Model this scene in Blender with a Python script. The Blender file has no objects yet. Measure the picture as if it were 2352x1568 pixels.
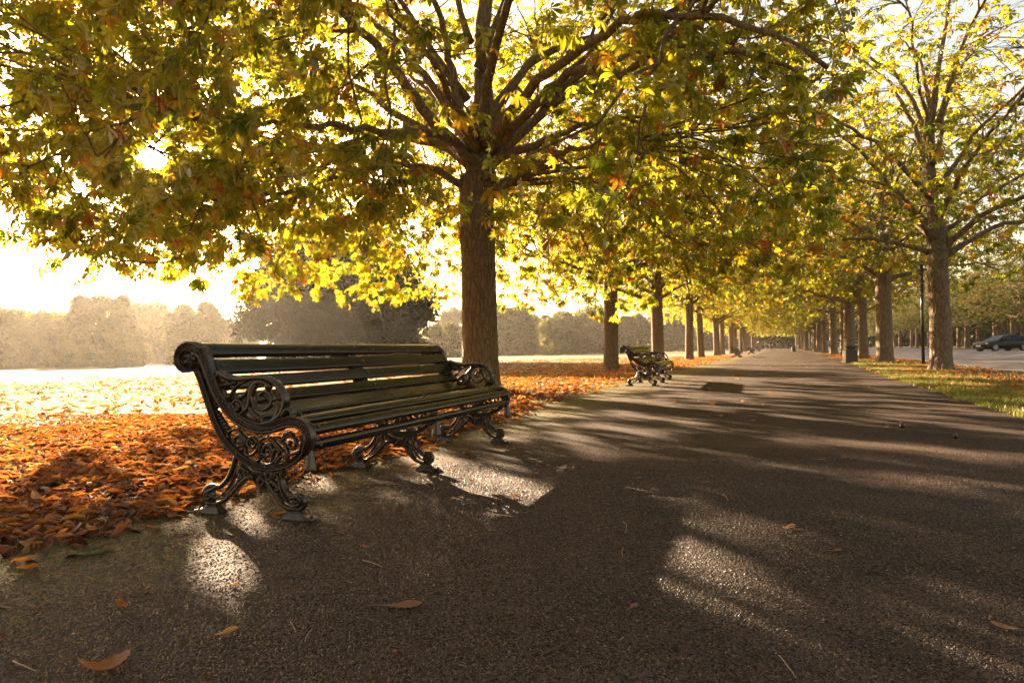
import bpy, bmesh, math, random
import numpy as np
from mathutils import Matrix, Vector

# ------------------------------------------------------------------ camera, sky, sun, exposure
S = bpy.context.scene
HAZE_D, HAZE_G = 0.00024, 0.64
COL = S.collection
F, H, ROLL = 1568.0, 0.8, 0.0184          # focal length in photo units, camera height, camera roll
cam = bpy.data.objects.new('camera', bpy.data.cameras.new('camera')); COL.objects.link(cam)
cam.data.sensor_width = 36; cam.data.lens = 24; cam.data.shift_y = 22.3/2352
cam.data.clip_start = 0.05; cam.data.clip_end = 3000
cr, sr = math.cos(ROLL), math.sin(ROLL)
cam.matrix_world = Matrix(((cr, sr, 0, 0), (0, 0, -1, 0), (-sr, cr, 0, H), (0, 0, 0, 1)))
S.camera = cam
SUN = Vector((-.5185, 1, .300)).normalized()
SUN_EL = math.asin(SUN.z); SUN_AZ = math.atan2(SUN.x, SUN.y)
w = bpy.data.worlds.new('World'); S.world = w; w.use_nodes = True
nt = w.node_tree; bg = nt.nodes['Background']
sky = nt.nodes.new('ShaderNodeTexSky'); sky.sky_type = 'NISHITA'; sky.sun_disc = False
sky.sun_elevation = SUN_EL; sky.sun_rotation = SUN_AZ
sky.dust_density = 2.2; sky.air_density = 1.0; sky.ozone_density = 1.0; sky.altitude = 20
tint = nt.nodes.new('ShaderNodeMix'); tint.data_type = 'RGBA'; tint.blend_type = 'MULTIPLY'
tint.inputs[0].default_value = 1; tint.inputs[7].default_value = (1.0, .78, .57, 1)
nt.links.new(sky.outputs[0], tint.inputs[6])
# the sun's own disc with its misty aureole, part of the sky
geo = nt.nodes.new('ShaderNodeNewGeometry')
dot = nt.nodes.new('ShaderNodeVectorMath'); dot.operation = 'DOT_PRODUCT'
nt.links.new(geo.outputs['Incoming'], dot.inputs[0]); dot.inputs[1].default_value = (-SUN.x, -SUN.y, -SUN.z)
mr = nt.nodes.new('ShaderNodeMapRange'); mr.interpolation_type = 'SMOOTHSTEP'
mr.inputs[1].default_value = math.cos(math.radians(1.35)); mr.inputs[2].default_value = math.cos(math.radians(.5))
mr.inputs[3].default_value = 0; mr.inputs[4].default_value = 1
nt.links.new(dot.outputs['Value'], mr.inputs[0])
mul = nt.nodes.new('ShaderNodeMix'); mul.data_type = 'RGBA'; mul.blend_type = 'ADD'
nt.links.new(mr.outputs[0], mul.inputs[0]); nt.links.new(tint.outputs[2], mul.inputs[6])
mul.inputs[7].default_value = (90, 75, 50, 1)
nt.links.new(mul.outputs[2], bg.inputs[0]); bg.inputs[1].default_value = 0.053
sl = bpy.data.lights.new('sun', 'SUN'); sl.energy = 5.0; sl.angle = math.radians(.5); sl.color = (1, .73, .47)
sun = bpy.data.objects.new('sun', sl); COL.objects.link(sun)
sun.rotation_euler = (-SUN).to_track_quat('-Z', 'Y').to_euler(); sun.location = (-30, 50, 30)
S.view_settings.view_transform = 'Standard'; S.view_settings.look = 'None'
S.view_settings.exposure = 3.2; S.view_settings.gamma = 1
cy = S.cycles
cy.max_bounces = 8; cy.diffuse_bounces = 4; cy.glossy_bounces = 3; cy.transmission_bounces = 4; cy.volume_bounces = 1
cy.transparent_max_bounces = 8; cy.use_denoising = True; cy.caustics_reflective = False; cy.caustics_refractive = False
cy.sample_clamp_indirect = 6; cy.use_adaptive_sampling = True; cy.adaptive_threshold = 0.015

# ------------------------------------------------------------------ helpers
def P(px, py, Y):                          # photo point at depth Y
    xp = px-(py-784)*ROLL; yp = py+(px-1176)*ROLL
    return np.array([(xp-1176)/F*Y, Y, H-(yp-806.3)/F*Y])
def ground_at(px, py):                     # photo point on the level ground
    yp = py+(px-1176)*ROLL
    p = P(px, py, F*H/(yp-806.3)); return p
TA = .3916                                 # avenue direction: X = TA*Y + offset
AV = np.array([.3647, .9311]); RT = np.array([.9311, -.3647])
def ground_z(x, y):
    v = (x-TA*y)*.931
    return -np.maximum(0, -v-12)*.0030
def tag(o, label, cat, group=None):
    o['label'] = label; o['category'] = cat
    if group: o['group'] = group
    return o
def kind(o, k): o['kind'] = k; return o
def link(o, parent=None):
    COL.objects.link(o)
    if parent: o.parent = parent
    return o
def empty(name, loc=(0, 0, 0), rz=0):
    o = bpy.data.objects.new(name, None); o.location = loc; o.rotation_euler = (0, 0, rz); o.empty_display_size = .2
    return link(o)
def copy_tree(o, parent=None):
    c = o.copy(); link(c)
    if parent: c.parent = parent
    for ch in list(o.children): copy_tree(ch, c)
    return c
def mesh_np(name, V, faces, mat, attr=None, smooth=False, mats=None, midx=None):
    """faces: list of (M,k) int arrays; attr: float per face"""
    me = bpy.data.meshes.new(name)
    V = np.asarray(V, np.float32)
    me.vertices.add(len(V)); me.vertices.foreach_set('co', V.ravel())
    loops = np.concatenate([np.asarray(f, np.int32).ravel() for f in faces])
    tot = np.concatenate([np.full(len(f), np.asarray(f).shape[1], np.int32) for f in faces])
    st = np.concatenate([[0], np.cumsum(tot)[:-1]]).astype(np.int32)
    me.loops.add(len(loops)); me.loops.foreach_set('vertex_index', loops)
    me.polygons.add(len(tot)); me.polygons.foreach_set('loop_start', st); me.polygons.foreach_set('loop_total', tot)
    me.polygons.foreach_set('use_smooth', np.full(len(tot), smooth, bool))
    me.update(calc_edges=True)
    if attr is not None:
        a = me.attributes.new('v', 'FLOAT', 'FACE'); a.data.foreach_set('value', np.asarray(attr, np.float32))
    for m in (mats or [mat]): me.materials.append(m)
    if midx is not None: me.polygons.foreach_set('material_index', np.asarray(midx, np.int32))
    return me
def obj(name, me, parent=None):
    return link(bpy.data.objects.new(name, me), parent)
class MB:
    """collects shapes into one mesh"""
    def __init__(s): s.v = []; s.f = {}; s.n = 0
    def add(s, V, *faces):
        s.v.append(np.asarray(V, float).reshape(-1, 3))
        for f in faces:
            f = np.asarray(f, int)
            if f.size: s.f.setdefault(f.shape[1], []).append(f+s.n)
        s.n += len(s.v[-1])
    def mesh(s, name, mat, smooth=True):
        fs = [np.concatenate(s.f[k]) for k in sorted(s.f)]
        return mesh_np(name, np.concatenate(s.v), fs, mat, smooth=smooth)
    def build(s, name, mat, parent=None, smooth=True): return obj(name, s.mesh(name, mat, smooth), parent)
    def loft(s, rings, closed=True, cap=True):
        rings = np.asarray(rings, float); m, k, _ = rings.shape
        i = np.arange(m-1)[:, None]*k; j = np.arange(k if closed else k-1)[None]
        j2 = (j+1) % k
        q = np.stack([i+j, i+j2, i+k+j2, i+k+j], -1).reshape(-1, 4)
        V = rings.reshape(-1, 3); fs = [q]
        if cap and closed:
            c0, c1 = len(V), len(V)+1
            V = np.concatenate([V, [rings[0].mean(0), rings[-1].mean(0)]])
            a = np.arange(k); b = (a+1) % k
            fs.append(np.concatenate([np.stack([b, a, np.full(k, c0)], -1), np.stack([a+(m-1)*k, b+(m-1)*k, np.full(k, c1)], -1)]))
        s.add(V, *fs)
    def tube(s, pts, rad, k=8, cap=True):
        pts = np.asarray(pts, float); n = len(pts)
        rad = np.broadcast_to(np.asarray(rad, float), (n,))
        t = np.gradient(pts, axis=0); t /= np.linalg.norm(t, axis=1)[:, None]+1e-9
        u = np.cross(t[0], [0, 0, 1.]);
        if np.linalg.norm(u) < .1: u = np.cross(t[0], [1., 0, 0])
        a = np.arange(k)*2*np.pi/k; rings = []
        for i in range(n):
            u = u-t[i]*np.dot(u, t[i]); u /= np.linalg.norm(u)+1e-9
            b = np.cross(t[i], u)
            rings.append(pts[i]+rad[i]*(np.cos(a)[:, None]*u+np.sin(a)[:, None]*b))
        s.loft(rings, cap=cap)
    def ball(s, c, r, n=8, m=6):
        r = np.broadcast_to(np.asarray(r, float), (3,))
        th = np.linspace(.12, np.pi-.12, m); a = np.arange(n)*2*np.pi/n
        rings = [np.stack([np.sin(t)*np.cos(a)*r[0], np.sin(t)*np.sin(a)*r[1], np.full(n, np.cos(t)*r[2])], -1)+np.asarray(c) for t in th]
        s.loft(rings[::-1])
    def box(s, c, d, bev=.004, rz=0):
        c = np.asarray(c, float); x, y, z = np.asarray(d, float)/2
        b = min(bev, x*.45, y*.45, z*.45)
        def ring(xx, yy, zz):
            p = [(-xx+b, -yy), (xx-b, -yy), (xx, -yy+b), (xx, yy-b), (xx-b, yy), (-xx+b, yy), (-xx, yy-b), (-xx, -yy+b)]
            return [(q[0], q[1], zz) for q in p]
        R = np.array([ring(x-b, y-b, -z), ring(x, y, -z+b), ring(x, y, z-b), ring(x-b, y-b, z)])
        if rz:
            cc, ss = math.cos(rz), math.sin(rz)
            R = np.stack([R[..., 0]*cc-R[..., 1]*ss, R[..., 0]*ss+R[..., 1]*cc, R[..., 2]], -1)
        s.loft(R+c)
def spline(pts, n):
    """Catmull-Rom through pts, resampled to n points evenly by length"""
    p = np.asarray(pts, float); q = np.concatenate([[2*p[0]-p[1]], p, [2*p[-1]-p[-2]]])
    t = np.linspace(0, 1, 12, endpoint=False)[:, None]; out = []
    for i in range(1, len(q)-2):
        a, b, c, d = q[i-1], q[i], q[i+1], q[i+2]
        out.append(.5*((2*b)+(c-a)*t+(2*a-5*b+4*c-d)*t**2+(3*b-a-3*c+d)*t**3))
    out = np.concatenate(out+[p[-1:]])
    L = np.concatenate([[0], np.cumsum(np.linalg.norm(np.diff(out, axis=0), axis=1))])
    s = np.linspace(0, L[-1], n)
    return np.stack([np.interp(s, L, out[:, k]) for k in range(p.shape[1])], -1)
_lat = np.random.default_rng(5).random((64, 64, 64))
def vnoise(p):
    p = np.asarray(p, float); i = np.floor(p).astype(int); f = p-i; f = f*f*(3-2*f); r = 0
    for dx in (0, 1):
        for dy in (0, 1):
            for dz in (0, 1):
                r = r+_lat[(i[..., 0]+dx) % 64, (i[..., 1]+dy) % 64, (i[..., 2]+dz) % 64] * \
                    (f[..., 0] if dx else 1-f[..., 0])*(f[..., 1] if dy else 1-f[..., 1])*(f[..., 2] if dz else 1-f[..., 2])
    return r
def fbm(p, o=3):
    r = 0; a = .5
    for k in range(o): r = r+a*vnoise(np.asarray(p)*2**k+7.3*k); a *= .5
    return r

# ------------------------------------------------------------------ materials
class M_:
    """small node-tree writer"""
    def __init__(s, name):
        s.m = bpy.data.materials.new(name); s.m.use_nodes = True; s.t = s.m.node_tree
        s.out = s.t.nodes['Material Output']; s.b = s.t.nodes['Principled BSDF']
    def n(s, typ, **kw):
        o = s.t.nodes.new('ShaderNode'+typ)
        for k, v in kw.items(): setattr(o, k, v)
        return o
    def l(s, a, b): s.t.links.new(a, b)
    def noise(s, scale, vec=None, detail=4, rough=.55):
        o = s.n('TexNoise'); o.inputs['Scale'].default_value = scale; o.inputs['Detail'].default_value = detail
        o.inputs['Roughness'].default_value = rough
        if vec: s.l(vec, o.inputs['Vector'])
        return o.outputs['Fac']
    def ramp(s, fac, stops):
        o = s.n('ValToRGB'); e = o.color_ramp.elements
        while len(e) < len(stops): e.new(.5)
        for k, (p, c) in enumerate(stops):
            e[k].position = p; e[k].color = tuple(c)+(1,) if not np.isscalar(c) else (c, c, c, 1)
        s.l(fac, o.inputs[0]); return o.outputs[0]
    def mix(s, fac, a, b, typ='MIX'):
        o = s.n('Mix'); o.data_type = 'RGBA'; o.blend_type = typ
        for v, i in ((fac, 0), (a, 6), (b, 7)):
            if isinstance(v, (int, float)): o.inputs[i].default_value = v if i == 0 else (v, v, v, 1)
            elif isinstance(v, tuple): o.inputs[i].default_value = v+(1,)
            else: s.l(v, o.inputs[i])
        return o.outputs[2]
    def math(s, op, a, b=None, c=None):
        o = s.n('Math'); o.operation = op
        for i, v in enumerate((a, b, c)):
            if v is None: continue
            if isinstance(v, (int, float)): o.inputs[i].default_value = v
            else: s.l(v, o.inputs[i])
        return o.outputs[0]
    def coord(s, which='Object', scale=None):
        o = s.n('TexCoord').outputs[which]
        if scale:
            mp = s.n('Mapping'); mp.inputs['Scale'].default_value = scale; s.l(o, mp.inputs[0]); o = mp.outputs[0]
        return o
    def pos(s): return s.n('NewGeometry').outputs['Position']
    def bump(s, h, strength=.5, dist=.01, normal=None):
        o = s.n('Bump'); o.inputs['Strength'].default_value = strength; o.inputs['Distance'].default_value = dist
        s.l(h, o.inputs['Height'])
        if normal: s.l(normal, o.inputs['Normal'])
        return o.outputs[0]
    def set(s, color=None, rough=None, normal=None, spec=None, metal=None, coat=None):
        for v, k in ((color, 'Base Color'), (rough, 'Roughness'), (normal, 'Normal'), (spec, 'Specular IOR Level'), (metal, 'Metallic'), (coat, 'Coat Weight')):
            if v is None: continue
            if isinstance(v, (int, float)): s.b.inputs[k].default_value = v
            elif isinstance(v, tuple): s.b.inputs[k].default_value = v+(1,)
            else: s.l(v, s.b.inputs[k])
        return s
def plain(name, c, rough=.6, spec=.4, metal=0., var=.25, scale=9):
    m = M_(name); v = m.noise(scale, m.coord())
    k = tuple(x*(1-var) for x in c); m.set(m.mix(v, k, tuple(min(1, x*(1+var)) for x in c)), rough, None, spec, metal)
    return m.m
def leafmat(name, stops, trans, tfac=.5, gloss=.10, rough=.4):
    """thin leaf: diffuse + translucent + a little gloss, hue chosen by the per-leaf value v"""
    m = M_(name); a = m.n('Attribute', attribute_name='v').outputs['Fac']
    nz = m.noise(22, m.coord(), 2)
    vv = m.math('ADD', a, m.math('MULTIPLY', m.math('SUBTRACT', nz, .5), .12))
    c = m.ramp(vv, stops); ct = m.ramp(vv, trans)
    d = m.n('BsdfDiffuse'); m.l(c, d.inputs[0])
    t = m.n('BsdfTranslucent'); m.l(ct, t.inputs[0])
    g = m.n('BsdfGlossy'); g.inputs['Roughness'].default_value = rough
    mx = m.n('MixShader'); mx.inputs[0].default_value = tfac; m.l(d.outputs[0], mx.inputs[1]); m.l(t.outputs[0], mx.inputs[2])
    fr = m.n('Fresnel'); fr.inputs[0].default_value = 1.4
    m2 = m.n('MixShader'); m.l(m.math('MULTIPLY', fr.outputs[0], gloss*6), m2.inputs[0])
    m.l(mx.outputs[0], m2.inputs[1]); m.l(g.outputs[0], m2.inputs[2]); m.l(m2.outputs[0], m.out.inputs[0])
    m.t.nodes.remove(m.b); return m.m
CHEST = [(0, (.035, .058, .010)), (.4, (.105, .108, .012)), (.75, (.20, .14, .014)), (.9, (.24, .11, .018)), (1, (.22, .065, .015))]
CHEST_T = [(0, (.22, .32, .015)), (.45, (.58, .52, .02)), (.75, (.78, .56, .025)), (.9, (.66, .30, .02)), (1, (.50, .13, .015))]
LEAF = leafmat('chestnut_leaf', CHEST, CHEST_T, .54, .03, .5)
LITTER = leafmat('dry_leaf', [(0, (.07, .030, .014)), (.35, (.165, .066, .022)), (.7, (.29, .130, .040)), (1, (.40, .26, .12))],
                 [(0, (.20, .05, .012)), (.35, (.42, .14, .025)), (.7, (.58, .25, .05)), (1, (.55, .36, .14))], .40, .012, .6)
OAKLEAF = leafmat('evergreen_leaf', [(0, (.018, .026, .012)), (.6, (.035, .045, .018)), (1, (.06, .065, .026))],
                  [(0, (.03, .05, .01)), (1, (.12, .13, .03))], .12, .02, .5)
FARLEAF = leafmat('parkland_leaf', [(0, (.035, .05, .016)), (.6, (.06, .07, .02)), (1, (.13, .11, .03))],
                  [(0, (.12, .15, .03)), (1, (.40, .34, .06))], .32, .01, .6)
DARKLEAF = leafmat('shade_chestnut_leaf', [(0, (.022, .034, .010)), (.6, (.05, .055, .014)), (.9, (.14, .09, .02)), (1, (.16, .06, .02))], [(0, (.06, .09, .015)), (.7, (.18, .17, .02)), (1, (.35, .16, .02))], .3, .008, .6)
GRASSM = leafmat('grass_blade', [(0, (.06, .10, .015)), (.5, (.16, .17, .03)), (1, (.34, .26, .11))],
                 [(0, (.12, .20, .02)), (.5, (.26, .27, .04)), (1, (.42, .32, .12))], .30, .012)
def bark(name, c0, c1, c2, sc=1., strength=1.):
    m = M_(name); co = m.coord('Object', (7*sc, 7*sc, 2.1*sc))
    wv = m.n('TexNoise'); wv.inputs['Scale'].default_value = 1.6; m.l(co, wv.inputs['Vector'])
    wp = m.mix(.55, co, wv.outputs['Color'], 'ADD')
    vo = m.n('TexVoronoi'); vo.feature = 'DISTANCE_TO_EDGE'; vo.inputs['Scale'].default_value = 2.0; m.l(wp, vo.inputs['Vector'])
    cr_ = m.ramp(vo.outputs['Distance'], [(0, 0.), (.10, .75), (.35, 1.)])
    fine = m.noise(9, co, 6, .65); big = m.noise(.35, co, 2)
    col = m.mix(fine, c0, c1); col = m.mix(m.ramp(big, [(.42, 0.), (.62, 1.)]), col, c2)
    col = m.mix(cr_, m.mix(.45, col, (.02, .013, .008)), col)
    h = m.math('ADD', m.math('MULTIPLY', cr_, .8), m.math('MULTIPLY', fine, .5))
    m.set(col, .85, m.bump(h, strength, .03), .25); return m.m
BARK = bark('chestnut_bark', (.15, .088, .046), (.30, .185, .10), (.20, .15, .06))
BARK2 = bark('lopped_bark', (.16, .10, .065), (.30, .205, .135), (.20, .165, .09), .8)
IRON = M_('cast_iron_paint')
_n = IRON.noise(70, IRON.coord(), 5); _w = IRON.noise(13, IRON.coord(), 5, .7)
IRON.set(IRON.mix(IRON.ramp(_w, [(.42, 0.), (.70, 1.)]), (.020, .0125, .008), (.066, .033, .016)), IRON.ramp(_w, [(.3, .20), (.75, .40)]),
         IRON.bump(_n, .22, .004), .7); IRON = IRON.m
SLAT = M_('slat_paint')
_g = SLAT.noise(14, SLAT.coord('Object', (.12, 6, 6)), 6, .6); _w = SLAT.noise(5, SLAT.coord('Object', (.6, 3, 3)), 5, .7)
SLAT.set(SLAT.mix(SLAT.ramp(_w, [(.45, 0.), (.8, 1.)]), (.008, .0066, .005), (.014, .0112, .0066)), SLAT.ramp(_w, [(.35, .16), (.7, .30)]),
         SLAT.bump(_g, .12, .003), .42); SLAT = SLAT.m
# ------------------------------------------------------------------ the setting: ground, path, road
def avenue_v(m):                            # distance right of the avenue's centre line, from world position
    d = m.n('VectorMath', operation='DOT_PRODUCT'); m.l(m.pos(), d.inputs[0]); d.inputs[1].default_value = (.9311, -.3647, 0)
    return d.outputs['Value']
def ground_material():
    m = M_('dry_meadow'); p = m.pos(); v = avenue_v(m)
    n1 = m.noise(.35, p, 5, .6); n2 = m.noise(5, p, 5, .7); n3 = m.noise(38, p, 3, .7)
    grass = m.mix(m.ramp(n1, [(.38, 0.), (.62, 1.)]), (.22, .17, .085), (.17, .145, .058))
    grass = m.mix(m.ramp(n2, [(.45, 0.), (.7, 1.)]), grass, (.30, .235, .125))
    soil = m.mix(n3, (.05, .026, .012), (.17, .075, .026))
    # fallen leaves cover the ground below the trees, thinning into the meadow
    mr_ = m.n('MapRange'); cover = m.math('ADD', m.math('MULTIPLY', n2, .8), mr_.outputs[0])
    mr_.inputs[1].default_value = -9; mr_.inputs[2].default_value = -3.6; mr_.inputs[3].default_value = -.35; mr_.inputs[4].default_value = .55
    m.l(v, mr_.inputs[0])
    mask = m.ramp(cover, [(.42, 0.), (.62, 1.)])
    mr2 = m.n('MapRange'); mr2.inputs[1].default_value = 2; mr2.inputs[2].default_value = 6.5; mr2.inputs[3].default_value = 1; mr2.inputs[4].default_value = .55
    m.l(v, mr2.inputs[0])
    col = m.mix(m.math('MULTIPLY', mask, mr2.outputs[0]), grass, soil)
    m.set(col, .95, m.bump(m.math('ADD', n3, n2), .8, .03), .12); return m.m
def grid_mesh(name, xs, ys, zf, mat):
    X, Y = np.meshgrid(xs, ys); V = np.stack([X, Y, zf(X, Y)], -1).reshape(-1, 3); k = len(xs)
    i = (np.arange(len(ys)-1)[:, None]*k+np.arange(k-1)[None]).ravel()
    return mesh_np(name, V, [np.stack([i, i+1, i+k+1, i+k], -1)], mat, smooth=True)
xs = np.unique(np.concatenate([np.linspace(-900, -120, 14), np.linspace(-120, -12, 40), np.linspace(-12, 14, 90), np.linspace(14, 160, 50), np.linspace(160, 900, 12)]))
ys = np.unique(np.concatenate([np.linspace(-40, 0, 10), np.linspace(0, 30, 90), np.linspace(30, 260, 80), np.linspace(260, 1200, 14)]))
def gz(x, y):
    v = (x-TA*y)*.931
    r = (fbm(np.stack([x*.6, y*.6, x*0+1.5], -1), 2)-.38)*.10
    off = np.clip((np.abs(v)-3.6)/3, 0, 1)
    on_road = np.clip((v-5.0)/.8, 0, 1)*np.clip((22.5-v)/.8, 0, 1)
    return ground_z(x, y)-.012+r*off*(1-on_road)*np.exp(-np.maximum(0, y-40)/40)
ground = kind(obj('ground', grid_mesh('ground', xs, ys, gz, ground_material())), 'structure')

def asphalt(name, c0, c1, moss):
    m = M_(name); p = m.pos(); v = avenue_v(m)
    vo = m.n('TexVoronoi'); vo.inputs['Scale'].default_value = 120; m.l(p, vo.inputs['Vector'])
    vo2 = m.n('TexVoronoi'); vo2.inputs['Scale'].default_value = 64; m.l(p, vo2.inputs['Vector'])
    sep = m.n('SeparateColor'); m.l(vo.outputs['Color'], sep.inputs[0]); sep2 = m.n('SeparateColor'); m.l(vo2.outputs['Color'], sep2.inputs[0])
    nz = m.noise(7, p, 6, .7); big = m.noise(.55, p, 4, .6); fine = m.noise(150, p, 8, .8)
    n1 = m.noise(78, p, 3, .6); n2 = m.noise(40, p, 3, .6)
    stone = m.ramp(n1, [(.36, 0.), (.64, 1.)])
    col = m.mix(m.math('MULTIPLY', stone, m.math('ADD', .45, m.math('MULTIPLY', sep.outputs[0], .55))), c0, c1)
    col = m.mix(m.math('MULTIPLY', m.math('GREATER_THAN', sep.outputs[1], .985), .6), col, tuple(x*2.2 for x in c1))
    col = m.mix(m.ramp(big, [(.40, 0.), (.62, 1.)]), col, m.mix(1., col, (1.5, 1.5, 1.5), 'MULTIPLY'))
    col = m.mix(m.math('MULTIPLY', m.ramp(m.noise(1.3, p, 6, .7), [(.5, 0.), (.68, 1.)]), .45), col, (.012, .009, .007))
    # hair cracks wandering over the old surface
    wn = m.n('TexNoise'); wn.inputs['Scale'].default_value = 2.5; wn.inputs['Detail'].default_value = 5; m.l(p, wn.inputs['Vector'])
    wp = m.mix(.5, p, wn.outputs['Color'], 'ADD')
    ck = m.n('TexVoronoi'); ck.feature = 'DISTANCE_TO_EDGE'; ck.inputs['Scale'].default_value = .42; m.l(wp, ck.inputs['Vector'])
    crack = m.math('MULTIPLY', m.math('LESS_THAN', ck.outputs['Distance'], .0045), m.math('GREATER_THAN', big, .56))
    col = m.mix(crack, col, (.006, .005, .004))
    h = m.math('ADD', m.math('MULTIPLY', stone, .8), m.math('ADD', m.math('MULTIPLY', n2, .8), m.math('MULTIPLY', fine, .35)))
    h = m.math('SUBTRACT', h, m.math('MULTIPLY', crack, 1.5))
    rough = m.ramp(nz, [(.3, .72), (.7, .9)])
    if moss:
        mr1 = m.n('MapRange'); m.l(v, mr1.inputs[0])
        for i, x in enumerate((-3.0, -.3, .78, 0.)): mr1.inputs[i+1].default_value = x
        ms = m.ramp(m.math('ADD', m.math('MULTIPLY', m.noise(3.2, p, 6, .7), .75), m.math('SUBTRACT', mr1.outputs[0], .45)), [(.42, 0.), (.62, 1.)])
        ms = m.math('MULTIPLY', ms, m.ramp(m.noise(45, p, 3, .7), [(.35, 0.), (.6, 1.)]))
        col = m.mix(m.math('MULTIPLY', ms, .9), col, (.17, .145, .032)); rough = m.mix(ms, rough, .9)
    m.set(col, rough, m.bump(h, 1., .014), .14); return m.m
PATHM = asphalt('path_asphalt', (.010, .006, .0037), (.112, .067, .039), True)
ROADM = asphalt('road_asphalt', (.20, .175, .175), (.34, .30, .30), False)
def strip(name, Ys, xl, xr, z, mat, nx=10):
    V = []; t = np.linspace(0, 1, nx)
    for y, a, b in zip(Ys, xl, xr):
        for k in t: V.append((TA*y+a+(b-a)*k, y, 0))
    V = np.array(V); V[:, 2] = z+(ground_z(V[:, 0], V[:, 1]))
    i = (np.arange(len(Ys)-1)[:, None]*nx+np.arange(nx-1)[None]).ravel()
    return mesh_np(name, V, [np.stack([i, i+1, i+nx+1, i+nx], -1)], mat, smooth=True)
rg = np.random.default_rng(3)
PY = np.unique(np.concatenate([np.arange(-8, 40, .18), np.arange(40, 196, 2.)]))
def edge_l(y): return np.interp(y, [-8, 3, 5, 9, 16, 40, 200], [-3.1, -3.12, -3.15, -3.4, -3.8, -3.7, -3.7])
def edge_r(y): return np.interp(y, [-8, 7, 16, 33, 200], [2.5, 2.55, 2.62, 3.3, 3.4])
def wob(y, s): return (fbm(np.stack([y*1.3, y*0+s, y*0], -1), 4)-.47)*.16
kind(obj('path', strip('path', PY, edge_l(PY)+wob(PY, 1), edge_r(PY)+wob(PY, 9), .004, PATHM)), 'structure')
CHIP = M_('stone_chippings'); _a = CHIP.n('Attribute', attribute_name='v').outputs['Fac']
CHIP.set(CHIP.ramp(_a, [(0, (.011, .0065, .004)), (.55, (.060, .035, .0195)), (.9, (.13, .080, .049)), (1, (.22, .155, .11))]), CHIP.ramp(_a, [(0, .42), (1, .7)]), None, .4); CHIP = CHIP.m
n_ = 170000; cy_ = 1.30*(4.9/1.30)**rg.random(n_); cx_ = rg.uniform(-.80, .80, n_)*cy_
k_ = (cx_-TA*cy_ > edge_l(cy_)+wob(cy_, 1)+.03+.9*rg.random(n_)**1.6); cx_, cy_ = cx_[k_], cy_[k_]; n_ = len(cx_)
oct_ = np.array([(1, 0, 0), (.3, .9, 0), (-.8, .6, 0), (-.9, -.5, 0), (.2, -1, 0), (.15, .1, .8)]); a_ = rg.uniform(0, 6.283, n_); s_ = rg.uniform(.0024, .0058, n_)*(.85+.12*cy_)
J_ = oct_[None]*(1+rg.normal(0, .22, (n_, 6, 3)))*s_[:, None, None]; ca_, sa_ = np.cos(a_)[:, None], np.sin(a_)[:, None]
V_ = np.stack([J_[..., 0]*ca_-J_[..., 1]*sa_+cx_[:, None], J_[..., 0]*sa_+J_[..., 1]*ca_+cy_[:, None], J_[..., 2]*.75+.0032], -1)
V_[:, :5, 2] = .0030; b_ = (np.arange(n_)*6)[:, None, None]; t_ = np.array([(k, (k+1) % 5, 5) for k in range(5)])
o = kind(obj('stone_chippings', mesh_np('stone_chippings', V_.reshape(-1, 3), [(t_[None]+b_).reshape(-1, 3)], CHIP, attr=np.repeat(np.clip(rg.normal(.45, .24, n_), 0, 1), 5))), 'stuff')
o['label'] = 'coarse stone chippings of the old asphalt in the foreground'
RY = np.concatenate([np.arange(-8, 60, 1.), np.arange(60, 232, 4.)])
kind(obj('road', strip('road', RY, RY*0+6.25+wob(RY*.4, 4)*2, RY*0+22, .008, ROADM)), 'structure')
cs = np.array([[30, 199.], [150, 152.], [153, 160.], [34, 207.]])
kind(obj('cross_road', mesh_np('cross_road', np.c_[cs, np.full(4, .012)], [[[0, 1, 2, 3]]], ROADM)), 'structure')

# ------------------------------------------------------------------ cast-iron park bench
# bench frame: x along the seat, y from the front feet to the back, z up; profile curves measured off the photo (metres)
BL = 2.773
band = [(.607,.836),(.5635,.819),(.529,.7586),(.4989,.689),(.465,.62),(.4196,.5514),(.359,.496),(.2834,.457),(.201,.4387),(.127,.446),(.061,.4675),(.003,.473),(-.043,.4575),(-.074,.4195),(-.0787,.372),(-.058,.324)]
bandup = [(.623,.868),(.571,.854),(.528,.809),(.489,.7645),(.4553,.7014),(.433,.645),(.3955,.589),(.343,.537),(.275,.497),(.193,.471),(.119,.4755),(.06,.4946),(-.005,.4956),(-.061,.473),(-.095,.426),(-.0977,.3726),(-.0826,.325)]
rim = [(.596,.734),(.567,.677),(.537,.601),(.510,.532),(.4826,.469),(.4426,.401),(.397,.349),(.355,.316),(.310,.287),(.254,.2613),(.1905,.2497),(.131,.248),(.0726,.260),(.018,.282),(-.022,.311),(-.044,.341),(-.0505,.377),(-.0385,.413)]
scroll = [(.5635,.819),(.607,.845),(.656,.8525),(.697,.834),(.716,.796),(.7096,.757),(.675,.731),(.636,.739),(.6228,.766),(.6386,.7865),(.661,.791),(.6755,.776),(.6636,.760)]
arm = [(.4587,.719),(.418,.700),(.3846,.688),(.328,.682),(.261,.686),(.212,.689),(.167,.685),(.125,.6706),(.0955,.648),(.0754,.6206),(.0613,.6),(.0555,.573),(.065,.5367),(.089,.503),(.1336,.4753),(.193,.462)]
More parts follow.
